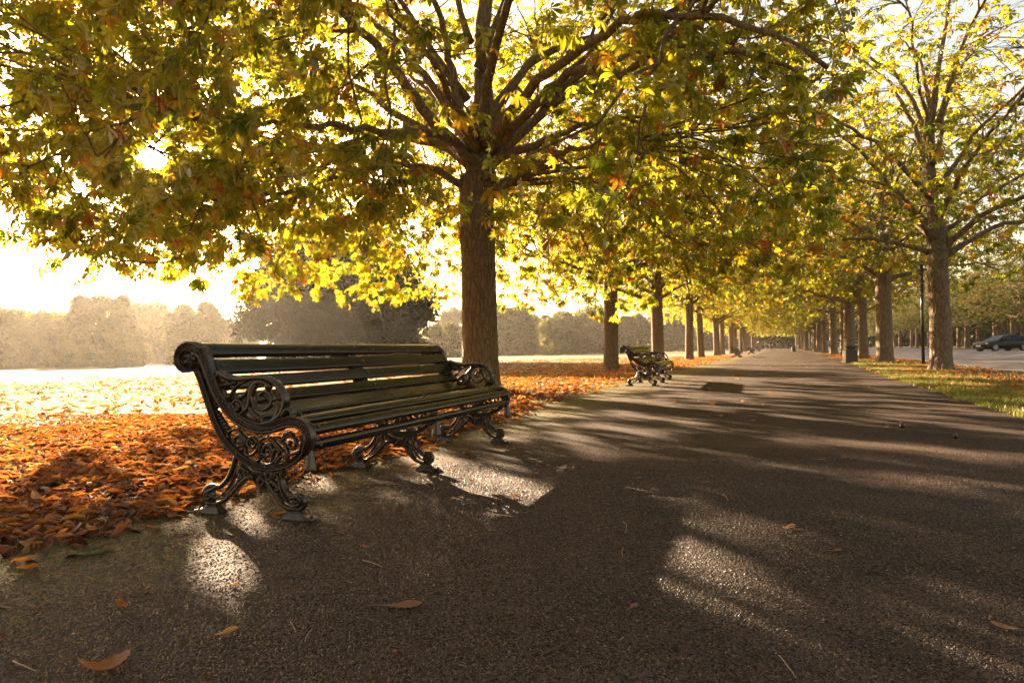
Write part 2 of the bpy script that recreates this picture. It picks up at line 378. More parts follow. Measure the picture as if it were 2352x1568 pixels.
arm_curls = [  # (points, start radius, end radius, ball radius at the end)
 ([(.394,.586),(.369,.624),(.345,.6455),(.301,.668),(.252,.6816),(.219,.684)], .007, .006, 0),
 ([(.305,.522),(.281,.541),(.269,.576),(.265,.611),(.251,.643),(.226,.6655),(.193,.668),(.167,.660),(.157,.646)], .012, .014, .023),
 ([(.226,.651),(.246,.624),(.254,.589),(.241,.557),(.2156,.535),(.183,.530),(.157,.542),(.137,.5635),(.135,.59),(.152,.611),(.175,.6216),(.1976,.611),(.209,.595),(.20,.578),(.182,.584)], .009, .010, .013),
 ([(.121,.566),(.101,.540),(.107,.508),(.133,.482),(.172,.468)], .017, .010, 0),
 ([(.332,.505),(.305,.524),(.314,.557),(.3335,.575),(.357,.572),(.371,.553),(.3646,.532),(.341,.529),(.327,.548),(.343,.558)], .010, .009, .014),
 ([(.35,.589),(.3265,.5915),(.2996,.6025),(.279,.624),(.262,.643)], .010, .008, 0),
 ([(.268,.541),(.255,.517),(.2295,.4986),(.204,.483)], .013, .013, 0)]
arm_beads = [(.443,.651,.008),(.426,.651,.009),(.409,.6536,.011),(.389,.656,.014),(.3616,.663,.015),(.4256,.6754,.015),(.3916,.6767,.014),(.466,.700,.012),(.486,.719,.011),(.4994,.7386,.009),(.435,.692,.010),(.369,.643,.013),(.393,.599,.012)]
fil = [
 ([(.405,.387),(.408,.406),(.389,.4235),(.365,.431),(.342,.427),(.3247,.408),(.3016,.390),(.302,.361),(.323,.342)], .008, .007, 0),
 ([(.373,.359),(.3635,.386),(.3396,.398),(.316,.387),(.311,.368),(.329,.351),(.3556,.343)], .009, .008, 0),
 ([(.278,.390),(.258,.393),(.238,.382),(.234,.363),(.244,.3465),(.265,.341),(.2835,.352),(.287,.371),(.273,.381)], .008, .008, .010),
 ([(.3265,.327),(.303,.342),(.302,.319),(.283,.303),(.257,.3095),(.233,.328),(.218,.354),(.2106,.376),(.192,.388),(.163,.393)], .007, .008, 0),
 ([(.229,.274),(.214,.289),(.2135,.31),(.210,.345),(.201,.369)], .009, .008, 0),
 ([(.199,.322),(.187,.341),(.174,.357),(.1525,.354),(.1416,.3355),(.148,.314),(.174,.303),(.196,.313)], .010, .009, .011),
 ([(.160,.3935),(.132,.373),(.110,.355),(.085,.337),(.074,.326)], .014, .009, 0),
 ([(.197,.294),(.171,.281),(.143,.282),(.138,.305),(.1276,.331),(.110,.34),(.098,.3276),(.1056,.304),(.123,.2825),(.149,.264),(.183,.258)], .008, .008, 0),
 ([(.065,.363),(.0574,.331),(.055,.3035),(.0585,.280),(.0645,.2615)], .011, .011, 0),
 ([(.0845,.3675),(.073,.386),(.056,.398),(.036,.4035),(.0116,.397),(0,.377),(.004,.356),(.024,.345),(.039,.355),(.034,.371)], .008, .009, .011),
 ([(.081,.3815),(.070,.405),(.044,.417),(.017,.411)], .007, .009, 0),
 ([(-.0366,.341),(-.012,.329),(.013,.321),(.041,.313)], .010, .008, 0),
 ([(.129,.3966),(.101,.390),(.084,.372),(.068,.363)], .009, .010, 0),
 ([(.118,.269),(.092,.300),(.075,.306),(.064,.294)], .008, .008, 0)]
fil_beads = [(.471,.516,.010),(.461,.501,.012),(.451,.485,.012),(.439,.4705,.013),(.4245,.454,.014),(.413,.437,.014),(.4706,.545,.009),(.479,.559,.008),(.485,.574,.007),(.335,.3696,.022),(.261,.367,.013),(.1644,.330,.016),(.115,.352,.013)]
lb_out = [(.345,.318),(.359,.297),(.373,.2575),(.388,.223),(.406,.191),(.428,.165),(.457,.142),(.489,.135),(.517,.139),(.5465,.128),(.567,.101),(.565,.072),(.541,.052),(.505,.0514)]
lb_in = [(.515,.092),(.494,.079),(.458,.095),(.4145,.1316),(.3855,.17),(.367,.204),(.349,.239),(.321,.257)]
lb_low = [(.505,.0514),(.466,.058),(.43,.0756),(.401,.0955),(.3726,.122),(.348,.146),(.316,.176),(.284,.194),(.26,.20)]
lb_orn = [(.308,.229),(.328,.24),(.343,.214),(.333,.186),(.354,.16),(.376,.142),(.394,.121),(.412,.1006)]
lb_sp = [(.493,.1305),(.5215,.1176),(.548,.1047),(.552,.0815),(.537,.071),(.519,.0835),(.526,.097),(.54,.094)]
lf_out = [(.078,.256),(.083,.233),(.087,.20),(.083,.173),(.069,.146),(.048,.1255),(.022,.117),(-.004,.1215),(-.03,.112),(-.044,.093),(-.04,.069),(-.019,.052),(.0104,.0515)]
lf_in = [(.176,.185),(.1565,.1556),(.134,.121),(.111,.092),(.082,.068),(.046,.0534),(.0104,.0515)]
lf_orn = [(.1525,.186),(.126,.171),(.113,.1495),(.119,.127),(.108,.106),(.088,.088)]
lf_mid = [(.112,.2126),(.106,.18),(.094,.1395),(.075,.108),(.052,.082),(.026,.072)]
lf_sp = [(.0545,.125),(.0255,.108),(.003,.112),(-.02,.099),(-.016,.0775),(.007,.071),(.0195,.084),(.0095,.095),(0,.0895)]
apron = [(.34,.285),(.317,.268),(.26,.243),(.172,.231),(.098,.237),(.09,.225),(.112,.2126),(.139,.187),(.1695,.1715),(.1866,.161),(.207,.150),(.2306,.156),(.2506,.176),(.264,.20),(.301,.218)]
apsc = [(.21,.175,.021),(.162,.2077,.021),(.2977,.2157,.016),(.271,.1945,.014),(.135,.2116,.013)]
FLUTE = [(-1,.55),(-.95,.86),(-.84,1),(-.74,.86),(-.70,.50),(-.60,.46),(-.55,.80),(-.47,.88),(-.40,.76),(-.36,.42),(-.20,.34),(-.02,.40),(.03,.74),(.12,.84),(.21,.74),(.26,.42),(.36,.42),(.42,.82),(.55,1),(.70,1.04),(.84,.96),(.95,.8),(1,.5)]
def ribbon(mb, path, width, x0, thick, n=60, prof=FLUTE, close=True):
    p = spline(path, n); t = np.gradient(p, axis=0); t /= np.linalg.norm(t, axis=1)[:, None]
    nn = np.stack([-t[:, 1], t[:, 0]], -1)
    wd = np.interp(np.linspace(0, 1, n), np.linspace(0, 1, len(width)), width) if np.ndim(width) else np.full(n, width)
    ring = [(u, v) for u, v in prof]+[(u, -v) for u, v in prof[::-1]]
    R = [[(x0+v*thick/2, p[i, 0]+nn[i, 0]*u*wd[i]/2, p[i, 1]+nn[i, 1]*u*wd[i]/2) for u, v in ring] for i in range(n)]
    mb.loft(R, cap=close)
ROUND = [(-1, .25), (-.8, .72), (-.4, .95), (0, 1), (.4, .95), (.8, .72), (1, .25)]
def curl(mb, pts, r0, r1, ball, x0, thick, n=None):
    n = n or 6*len(pts); ribbon(mb, pts, [r0*1.5, r0*2, (r0+r1), r1*2, r1*1.6], x0, thick, n, ROUND)
    if ball: mb.ball((x0, pts[-1][0], pts[-1][1]), (thick*.62, ball, ball), 10, 7)
def extrude(mb, poly, x0, t):
    p = np.array(poly); k = len(p); c = p.mean(0); i = np.arange(k); j = (i+1) % k
    V = np.concatenate([np.c_[np.full(k, x0-t/2), p], np.c_[np.full(k, x0+t/2), p], [[x0-t/2, *c], [x0+t/2, *c]]])
    mb.add(V, np.stack([i, j, j+k, i+k], -1), np.concatenate([np.stack([j, i, np.full(k, 2*k)], -1), np.stack([i+k, j+k, np.full(k, 2*k+1)], -1)]))
def dense(path, s0, s1, n, off=0.):
    """point run along a profile between two arc lengths, shifted along its outward normal"""
    p = spline(path, 240); L = np.concatenate([[0], np.cumsum(np.linalg.norm(np.diff(p, axis=0), axis=1))])
    s = np.linspace(s0, s1, n); q = np.stack([np.interp(s, L, p[:, k]) for k in (0, 1)], -1)
    t = np.stack([np.interp(s+.004, L, p[:, k])-np.interp(s-.004, L, p[:, k]) for k in (0, 1)], -1); t /= np.linalg.norm(t, axis=1)[:, None]
    nn = np.stack([t[:, 1], -t[:, 0]], -1)
    return q+nn*off, nn, t
# slats: (arc start, arc end) along the seat profile, crown height of a rounded face
SLATS = [(.004, .118, .012), (.150, .232, .002), (.252, .322, .002), (.342, .415, .002), (.428, .545, .002), (.557, .722, .003), (.735, .862, .014), (.885, .952, .011), (.978, 1.034, .011)]
def bench(detail=True):
    root = empty('park_bench')
    def leg(parent, x0, front):
        mb = MB(); t = .034
        if front:
            ribbon(mb, lf_out, [.020, .024, .024, .026, .024, .020, .018], x0, t, 44, ROUND); ribbon(mb, lf_in, [.022, .024, .022, .02], x0, t, 26, ROUND)
            curl(mb, lf_orn, .011, .008, .010, x0, t*.95); curl(mb, lf_mid, .008, .006, 0, x0, t*.7); curl(mb, lf_sp, .014, .008, .011, x0, t*1.12)
            for y, z, r in ((.146,.172,.014), (.126,.163,.015), (.114,.139,.014), (.114,.117,.012), (.095,.096,.010)): mb.ball((x0, y, z), (t*.6, r, r))
            extrude(mb, [(.01,.055),(.03,.075),(.02,.11),(-.005,.115),(-.03,.10),(-.035,.075),(-.018,.056)], x0, t*.62)
            c, s_ = (.012, .0), -1
        else:
            ribbon(mb, lb_out, [.024, .022, .022, .026, .028, .024, .020], x0, t, 44, ROUND); ribbon(mb, lb_in, [.010, .014, .014, .012], x0, t*.8, 30, ROUND)
            ribbon(mb, lb_low, [.018, .022, .022, .024, .022], x0, t, 28, ROUND); curl(mb, lb_orn, .014, .009, .010, x0, t*.95); curl(mb, lb_sp, .015, .008, .011, x0, t*1.12)
            for y, z, r in ((.338,.205,.014), (.340,.176,.014), (.362,.152,.013), (.384,.131,.011)): mb.ball((x0, y, z), (t*.6, r, r))
            extrude(mb, [(.505,.055),(.54,.056),(.562,.085),(.545,.12),(.515,.128),(.50,.10)], x0, t*.62)
            c, s_ = (.512, .0), 1
        o = mb.build('leg', IRON, parent)
        # cast foot pad with a bolted toe pointing away from the seat
        mb = MB(); y0 = c[0]
        ring = lambda w_, l0, l1, z: [(x0-w_, y0-s_*l0, z), (x0+w_, y0-s_*l0, z), (x0+w_, y0+s_*l1*.6, z), (x0+w_*.8, y0+s_*l1, z), (x0-w_*.8, y0+s_*l1, z), (x0-w_, y0+s_*l1*.6, z)]
        mb.loft([ring(.033, .060, .112, .002), ring(.033, .061, .113, .007), ring(.030, .055, .108, .016), ring(.024, .046, .056, .026), ring(.020, .038, .044, .034), ring(.019, .030, .034, .044), ring(.022, .036, .040, .054)])
        mb.ball((x0, y0+s_*.092, .022), (.009, .009, .007), 8, 5)
        mb.build('foot_pad', IRON, o, smooth=False)
    def frame(name, x0, t, arms):
        mb = MB()
        if arms:
            ribbon(mb, band, [.066, .060, .056, .056, .058, .058, .056, .056, .052, .040], x0, t, 110)
        else:
            b2, nn, _ = dense(bandup, .01, 1.03, 40, -.045); ribbon(mb, b2, .034, x0, t*.8, 80, ROUND)
        ribbon(mb, rim, [.034, .034, .036, .036, .034, .034, .030, .026], x0, t*.9, 100)
        ribbon(mb, scroll, [.062, .056, .046, .040, .036, .030, .022, .016, .012], x0, t, 70)
        mb.ball((x0, .655, .772), (t*.56, .018, .018)); extrude(mb, [(.60,.80),(.65,.83),(.695,.80),(.69,.755),(.64,.745),(.61,.77)], x0, t*.5)
        for c in fil: curl(mb, *c, x0, t*.55)
        for y, z, r in fil_beads: mb.ball((x0, y, z), (t*.34, r*1.05, r), 8, 6)
        extrude(mb, [(.60,.735),(.57,.80),(.53,.74),(.49,.66),(.46,.60),(.455,.56),(.475,.53),(.505,.535),(.535,.61),(.565,.68)], x0, t*.30)
        extrude(mb, [(-.03,.40),(-.068,.45),(-.085,.40),(-.075,.345),(-.045,.33)], x0, t*.5)
        fr = mb.build(name, IRON, root)
        ap = MB(); extrude(ap, apron, x0, .018)
        for y, z, r in apsc: curl(ap, [(y+r, z), (y, z+r), (y-r, z), (y, z-r), (y+r*.7, z-r*.2), (y+r*.2, z+r*.4)], r*.42, r*.3, r*.4, x0, .034, 20)
        ap = ap.build('apron', IRON, fr)
        leg(fr, x0, True); leg(fr, x0, False)
        # hanging drop at the front of the seat
        mb = MB(); a = np.arange(14)*2*np.pi/14
        prof = [(.352, .012), (.336, .017), (.320, .021), (.30, .024), (.27, .030), (.248, .034), (.240, .034), (.238, .030)]
        mb.loft([np.stack([x0+np.cos(a)*r*.85*(1+.06*np.cos(7*a)), -.0765+np.sin(a)*r*(1+.06*np.cos(7*a)), np.full(14, z)], -1) for z, r in prof])
        mb.build('drop_finial', IRON, fr)
        if arms:
            mb = MB(); ribbon(mb, arm, [.030, .034, .030, .026, .026, .028, .030, .030, .026, .022, .022], x0, t*.95, 90, ROUND)
            for c in arm_curls: curl(mb, *c, x0, t*.62)
            for y, z, r in arm_beads: mb.ball((x0, y, z), (t*.42, r*1.1, r), 8, 6)
            extrude(mb, [(.47,.72),(.42,.695),(.37,.672),(.372,.645),(.405,.632),(.44,.64),(.46,.67)], x0, t*.35)
            extrude(mb, [(.27,.53),(.22,.50),(.19,.475),(.21,.455),(.27,.465),(.32,.495),(.325,.52)], x0, t*.35)
            # leafy knuckle where the arm meets the seat front
            curl(mb, [(.075,.50),(.055,.525),(.035,.535),(.018,.522),(.016,.500)], .014, .012, .014, x0, t*.9)
            mb.build('armrest', IRON, fr)
        return fr
    near = frame('end_frame', 0, .050, True); frame('end_frame', BL, .050, True); frame('middle_frame', BL/2, .046, False)
    if detail:                                                        # the cast year on the outer face of the apron
        cu = bpy.data.curves.new('year', 'FONT'); cu.body = '1995'; cu.size = .030; cu.extrude = .0022; cu.align_x = 'CENTER'; cu.align_y = 'CENTER'; cu.space_character = 1.15
        tmp = bpy.data.objects.new('tmp', cu); link(tmp); bpy.context.view_layer.update()
        me = bpy.data.meshes.new_from_object(tmp.evaluated_get(bpy.context.evaluated_depsgraph_get())); bpy.data.objects.remove(tmp)
        me.materials.clear(); me.materials.append(IRON); me.name = 'cast_year'
        o = obj('cast_year', me, near); o.matrix_local = Matrix(((0, 0, -1, -.0105), (-1, 0, 0, .218), (0, 1, 0, .212), (0, 0, 0, 1)))
    rb = random.Random(2)
    for i, (s0, s1, crown) in enumerate(SLATS):
        n = 13; th = .024
        q, nn, _ = dense(bandup, s0, s1, n, -.004)
        u = np.linspace(-1, 1, n); arc = crown*(1-u**2)
        if i in (1, 2, 3, 4): q = np.linspace(q[0], q[-1], n); nn = np.repeat(nn.mean(0)[None], n, 0); nn /= np.linalg.norm(nn, axis=1)[:, None]
        edge = np.where(np.abs(u) > .97, .004, 0)
        top = q+nn*(arc-edge)[:, None]; bot = (q-nn*th)[::-1]
        prof = np.concatenate([top, bot]); ang = math.radians(rb.uniform(-.12, .12))
        xs_ = [-.002, 0, BL*.25, BL*.5, BL*.75, BL, BL+.002]
        if i == 0: xs_[0], xs_[-1] = -.012, BL+.012
        rings = []
        for k, x in enumerate([.014, .018, BL*.25, BL*.5, BL*.75, BL-.018, BL-.014] if i else [-.004, 0, BL*.25, BL*.5, BL*.75, BL, BL+.004]):
            sag = -.003*math.sin(math.pi*k/6)*(i > 4); sh = .985 if k in (0, 6) else 1.
            c = prof.mean(0); rings.append(np.c_[np.full(len(prof), x), c+(prof-c)*sh+[0, sag]])
        mb = MB(); mb.loft(rings); o = mb.build('slat', SLAT, root)
        if detail:
            for x in (.052, BL/2, BL-.052):
                m_ = n//2; mb = MB(); c = top[m_]+nn[m_]*.001; t_ = np.array([nn[m_][1], -nn[m_][0]])
                a = np.arange(10)*2*np.pi/10
                mb.loft([[(x+math.cos(b)*r, c[0]+math.sin(b)*r*t_[0]+nn[m_][0]*h, c[1]+math.sin(b)*r*t_[1]+nn[m_][1]*h) for b in a] for r, h in ((.0105, -.004), (.0105, .002), (.008, .005), (.003, .0065))])
                mb.build('bolt', IRON, o)
    return root
BENCH_RZ = math.radians(70.5)
b1 = bench()
b1.location = (-1.0514, 3.3037, .004); b1.rotation_euler = (0, 0, BENCH_RZ)
GB = 'ornate cast iron benches lined up along the path'
tag(b1, 'large black slatted bench with ornate scrolled iron ends, nearest to the viewer', 'bench', GB)
blabels = ['black iron bench with a sunlit seat, beside the second tree trunk', 'dark bench far down the path, the next one beyond the sunlit bench',
           'small distant bench behind the dark one, its slats glinting in the light', 'tiny dark bench near the walkers at the far end of the path']
for (x, y, rz), lb in zip([(3.02, 14.5, 70.5), (17.2, 51.6, 68.6), (26.4, 74.7, 68.6), (36.3, 100, 68.6)], blabels):
    c = copy_tree(b1); c.location = (x, y, .004); c.rotation_euler = (0, 0, math.radians(rz)); tag(c, lb, 'bench', GB)
# ------------------------------------------------------------------ trees
def leaf_template(rg, n=6, fine=True):
    """one palmate chestnut leaf: n drooping leaflets round the end of a stalk, stalk end at the origin, pointing along +x"""
    V, T, Q, nv = [], [], [], 0
    spread = np.linspace(-1, 1, n)*math.radians(105 if n > 5 else 88)
    for k, a in enumerate(spread):
        L = (.205-.085*abs(a)/1.8)*rg.uniform(.9, 1.1); W = L*rg.uniform(.17, .215)
        drop = rg.uniform(.25, .75); fold = rg.uniform(.15, .5); st = [(.0, .12), (.34, .50), (.62, .96), (.84, .82), (1., .0)] if fine else [(0, .1), (.62, 1.), (1, 0)]
        ca, sa = math.cos(a), math.sin(a); rows = []
        for u, wd in st:
            r = L*u; z = -drop*L*u**1.7; r = r*(1-.12*drop*u)
            mid = np.array([ca*r, sa*r, z]); side = np.array([-sa, ca, 0])*W*wd; up = np.array([0, 0, fold*W*wd])
            rows.append((mid, mid+side+up, mid-side+up) if 0 < u < 1 else (mid,))
        idx = []
        for r_ in rows:
            idx.append(list(range(nv, nv+len(r_)))); V += list(r_); nv += len(r_)
        b = idx[0][0]; T += [(b, idx[1][0], idx[1][1]), (b, idx[1][2], idx[1][0])]
        for i in range(1, len(idx)-2):
            p, q = idx[i], idx[i+1]; Q += [(p[0], q[0], q[1], p[1]), (p[2], q[2], q[0], p[0])]
        p = idx[-2]; t = idx[-1][0]; T += [(p[0], t, p[1]), (p[2], t, p[0])]
    return np.array(V), np.array(T), np.array(Q).reshape(-1, 4)
def scatter(name, temps, pos, dirs, scale, val, mat, rg, jit=.12, roll=.5, upv=None):
    """place copies of templates: +x of the template along dirs"""
    n = len(pos); which = rg.integers(0, len(temps), n)
    X = dirs/np.linalg.norm(dirs, axis=1)[:, None]
    up = (np.array([0, 0, 1.]) if upv is None else upv)+rg.normal(0, roll, (n, 3)); Y = np.cross(up, X); Y /= np.linalg.norm(Y, axis=1)[:, None]+1e-9
    Z = np.cross(X, Y); Rm = np.stack([X, Y, Z], -1)*scale[:, None, None]
    Vs, Ts, Qs, va, vq, off = [], [], [], [], [], 0
    for k, (V, T, Q) in enumerate(temps):
        s = np.where(which == k)[0]
        if not len(s): continue
        W = np.einsum('nij,vj->nvi', Rm[s], V)+pos[s][:, None]; nv = len(V)
        base = (off+np.arange(len(s))*nv)[:, None, None]
        Vs.append(W.reshape(-1, 3)); off += len(s)*nv
        Ts.append((T[None]+base).reshape(-1, 3)); Qs.append((Q[None]+base).reshape(-1, Q.shape[1]))
        va.append(np.repeat(val[s], len(T))+rg.normal(0, jit*.3, len(s)*len(T))); vq.append(np.repeat(val[s], len(Q))+rg.normal(0, jit*.3, len(s)*len(Q)))
    fs = [np.concatenate(Ts)]; at = [np.concatenate(va)]
    Qc = np.concatenate(Qs)
    if Qc.size: fs.append(Qc); at.append(np.concatenate(vq))
    return mesh_np(name, np.concatenate(Vs), fs, mat, attr=np.concatenate(at))
_r = np.random.default_rng(11)
TEMP_F = [leaf_template(_r, n, True) for n in (5, 7, 6, 7, 6)]
TEMP_C = [leaf_template(_r, 5, False) for _ in range(4)]

class Tree:
    def __init__(s, seed, Rmax, top, zlow, fork, r0, lean=(0, 0), fl=.27):
        s.rg = np.random.default_rng(seed); s.R, s.top, s.zlow, s.fork, s.r0 = Rmax, top, zlow, fork, r0
        s.mb = MB(); s.nodes = np.zeros((0, 3)); s.nr = np.zeros(0); s.nd = np.zeros((0, 3)); s.lean = lean; s.fl = fl; s.side = None
    def add_nodes(s, pts, rad, lo=1):
        t = np.gradient(pts, axis=0); t /= np.linalg.norm(t, axis=1)[:, None]+1e-9
        s.nodes = np.concatenate([s.nodes, pts[lo:]]); s.nr = np.concatenate([s.nr, rad[lo:]]); s.nd = np.concatenate([s.nd, t[lo:]])
    def trunk(s, k=24, n=40, lump=.03, knots=()):
        z = np.linspace(-.05, s.fork, n); a = np.arange(k)*2*np.pi/k; rings = []
        for zz in z:
            u = zz/s.fork; r = s.r0*(1-.10*u)+s.fl*s.r0*math.exp(-max(zz, 0)/.22)+.10*s.r0*math.exp(-(s.fork-zz)/.5)
            p = np.stack([np.cos(a)*1.6, np.sin(a)*1.6, np.full(k, zz*.7)], -1)
            rr = r*(1+lump*4*(fbm(p+s.r0*31, 3)-.45)+s.fl*.35*math.exp(-max(zz, 0)/.2)*np.cos(5*a+1))
            if k > 60:                      # cracked plates of old bark
                q = np.stack([np.cos(a)*7, np.sin(a)*7, np.full(k, zz*2.6)], -1); q = q+1.2*(fbm(q*.6, 2)-.45)[:, None]
                rr = rr-.016*np.clip(1-np.abs(vnoise(q*1.5)-.5)*9, 0, 1)+.008*(vnoise(q*4)-.5)
            for kz, ka, kr, kh in knots:
                d = np.hypot((zz-kz)*1.0, (np.angle(np.exp(1j*(a-ka))))*s.r0); rr = rr+kh*np.exp(-(d/kr)**2)
            c = np.array([s.lean[0]*u**1.5, s.lean[1]*u**1.5])
            rings.append(np.stack([c[0]+rr*np.cos(a), c[1]+rr*np.sin(a), np.full(k, zz)], -1))
        s.mb.loft(rings)
        s.c = np.array([s.lean[0], s.lean[1], s.fork])
    def limb(s, pts, r0, r1, k=9, n=None, lo=2):
        pts = np.asarray(pts, float); n = n or 4+3*len(pts); p = spline(pts, n)
        p[1:-1] += s.rg.normal(0, .03, (n-2, 3)); u = np.linspace(0, 1, n); r = r0+(r1-r0)*u**.75; r[0] *= 1.35; r[1] *= 1.1
        s.mb.tube(p, r, k); s.add_nodes(p, r, lo)
    def auto_limbs(s, n, z0=None, z1=None, e0=12, e1=68, leader=True, keep=None):
        z0 = s.fork-.9 if z0 is None else z0; z1 = s.top*.62 if z1 is None else z1; rg = s.rg
        if leader:
            p = np.array([s.c+[0, 0, -.4], s.c+[rg.normal(0, .2), rg.normal(0, .2), (s.top-s.fork)*.35], s.c+[rg.normal(0, .5), rg.normal(0, .5), (s.top-s.fork)*.85]])
            s.limb(p, s.r0*.75, .03, 10, 14, 3)
        for i in range(n):
            f = (i+.5)/n; az = i*2.39996+rg.normal(0, .25); el = math.radians(e0+(e1-e0)*f**1.2+rg.normal(0, 5))
            z = z0+(z1-z0)*f**1.6; st = np.array([s.c[0], s.c[1], min(z, s.fork+(s.top-s.fork)*.45)])
            L = s.R*(.95-.25*f)*rg.uniform(.8, 1.05)/max(math.cos(el), .55); d = np.array([math.cos(az), math.sin(az), 0])
            L = min(L, (s.top-z)/max(math.sin(el), .2)*.95)
            p1 = st+d*L*.33*math.cos(el)*.9+[0, 0, L*.33*math.sin(el)*1.25]; p2 = st+d*L*.68*math.cos(el)+[0, 0, L*.66*math.sin(el)*1.05]
            p3 = st+d*L*math.cos(el)+[0, 0, L*math.sin(el)*(.86 if f > .4 else .55)]
            off = d*s.r0*.4
            pp = np.array([st+off, p1, p2, p3])+rg.normal(0, .12, (4, 3))*np.array([[0], [1], [1.6], [2]])
            if keep is not None and not keep(az, f): continue
            s.limb(pp, s.r0*rg.uniform(.26, .42)*(1-.25*f), .022, 8)
    def inside(s, p, rmin=0.):
        r = np.hypot(p[:, 0]-s.lean[0], p[:, 1]-s.lean[1]); zl = s.zlow(p)
        zc = zl+(s.top-zl)*.30; up = np.clip((p[:, 2]-zc)/(s.top-zc), 0, 1); dn = np.clip((zc-p[:, 2])/(zc-zl+1e-6), 0, 1)
        lim = s.R*np.sqrt(np.clip(1-up**2.2, 0, 1))*(1-.16*dn**2); 
        if s.side: lim = lim*(1-s.side[1]*np.clip(np.cos(np.arctan2(p[:, 1], p[:, 0])-s.side[0]), 0, 1))
        lim = lim*(.86+.28*fbm(p*.28+s.R*3, 2))
        return (p[:, 2] > zl) & (r < lim) & (r > rmin*lim), r/np.maximum(lim, .01)
    def sample(s, n, pw=1., extra=None):
        out = []
        while len(out) < n:
            m = n*4; p = np.c_[s.rg.uniform(-s.R, s.R, (m, 2))*1.15+s.lean, s.rg.uniform(1.2, s.top, m)]
            ok, f = s.inside(p); ok &= s.rg.random(m) < np.clip(f, .05, 1)**pw
            if extra is not None: ok &= extra(p)
            out += list(p[ok])
        return np.array(out[:n])
    def reach(s, targets, rf, tip, k=4, npt=6, rise=.15, ang=.5, maxlen=9):
        """grow a curved shoot to every target from the best node already grown"""
        o = np.argsort(np.linalg.norm(targets-s.c, axis=1)); segs = []
        N = s.nodes; R_ = s.nr; D = s.nd; cN = np.linalg.norm(N-s.c, axis=1)
        newp, newr = [], []
        for t in targets[o]:
            dv = t-N; d = np.linalg.norm(dv, axis=1); al = np.einsum('ij,ij->i', dv, D)/(d+1e-6)
            cost = d*(1.35-ang*al)+np.where(cN > np.linalg.norm(t-s.c), 1.5, 0)
            i = int(np.argmin(cost)); b = N[i]; L = d[i]
            if L < .15 or L > maxlen: continue
            c = b+(D[i]*.45+dv[i]/L*.35+np.array([0, 0, rise]))*L*.55
            u = np.linspace(0, 1, npt)[:, None]; p = (1-u)**2*b+2*u*(1-u)*c+u*u*t
            p[1:] += s.rg.normal(0, .022*L, (npt-1, 3))
            ra = min(R_[i]*.75, rf*(.35+.65*min(L/2.5, 1))); r = ra+(tip-ra)*np.linspace(0, 1, npt)**.8
            s.mb.tube(p, r, k, cap=False); newp.append(p); newr.append(r)
        for p, r in zip(newp, newr): s.add_nodes(p, r)
        return newp
    def leaves(s, shoots, per, temps, scale=(.85, 1.25), mat=None, name='crown', hue=(.42, .2), cull=None, droop=.35, ends=2):
        rg = s.rg; P_, D_ = [], []
        for p in shoots:
            n = max(1, int(rg.poisson(per))); t = p[-1]-p[-2]; t /= np.linalg.norm(t)+1e-9
            for j in range(n):
                u = 1. if j < ends else rg.uniform(.35, 1.); f = u*(len(p)-1); i = min(int(f), len(p)-2); q = p[i]+(p[i+1]-p[i])*(f-i)
                a = rg.uniform(0, 6.283); d = np.array([math.cos(a), math.sin(a), 0])*.9+t*.75; d[2] += rg.normal(-droop*.3, .25)
                d /= np.linalg.norm(d); P_.append(q+d*rg.uniform(.06, .17)); d[2] -= droop*rg.uniform(.4, 1.8); D_.append(d)
        P_, D_ = np.array(P_), np.array(D_)
        if cull is not None: k = ~cull(P_); P_, D_ = P_[k], D_[k]
        n = len(P_); hv = hue[0]+hue[1]*rg.normal(0, 1, n)+.5*(fbm(P_*.5+9, 2)-.45); br = rg.random(n) < .07; hv = np.where(br, rg.uniform(.86, 1.02, n), np.clip(hv, 0, .84))
        return scatter(name, temps, P_, D_, rg.uniform(*scale, n), hv, mat or LEAF, rg)

def make_tree(name, trunk_me, crown_me, x, y, rz=0, sc=1., scz=None, label=None, group=None, cat='tree'):
    r = empty(name, (x, y, float(ground_z(np.float64(x), np.float64(y)))-.01), rz); r.scale = (sc, sc, scz or sc); r.rotation_euler[0] = .022*math.sin(x*7.1+y); r.rotation_euler[1] = .022*math.cos(x*3.3-y*2)
    obj('trunk', trunk_me, r); obj('crown', crown_me, r); tag(r, label, cat, group); return r

# --- the great chestnut behind the bench
TX, TY = -.64, 13.85
T0 = np.array([TX, TY, 0])
def zlow0(p):
    x, y = p[:, 0], p[:, 1]; r = np.hypot(x, y); a = np.arctan2(y, x)
    left = np.clip(-np.cos(a), 0, 1)
    z = np.interp(r, [0, 1.5, 3.2, 5, 7, 9], [4.3, 3.5, 2.9, 2.35, 2.0, 2.05])
    z = z+np.clip((r-5.6)/2.4, 0, 1)*left**2*.9
    return z+.7*(fbm(np.stack([x*.55, y*.55, x*0], -1), 2)-.45)
big = Tree(7, 9.7, 12.8, zlow0, 4.35, .37, (-.03, .05), .20)
big.side = (-.45, .24)
big.trunk(112, 190, .02, [(3.2, 3.6, .22, .05), (2.6, 5.0, .12, .03), (1.1, 4.4, .12, .02)])
def L(pts): return [P(*q)-T0 for q in pts]
big.limb(L([(1070,430,13.85),(1040,408,13.5),(1000,390,13.3),(930,374,13.0),(860,382,12.5),(780,402,12.2),(700,430,12),(600,455,11.8),(500,475,11.4),(400,498,11),(290,522,10.7)]), .085, .02, 10)
big.limb(L([(1120,440,13.85),(1160,424,13.7),(1200,395,13.4),(1260,365,12.6),(1330,340,11.8),(1430,330,11)]), .12, .02, 10)
big.limb(L([(1100,380,13.8),(1050,335,13.6),(1000,285,13.4),(930,195,13),(860,100,12.6),(790,15,12.2),(700,-120,12),(640,-250,12)]), .15, .03, 12)
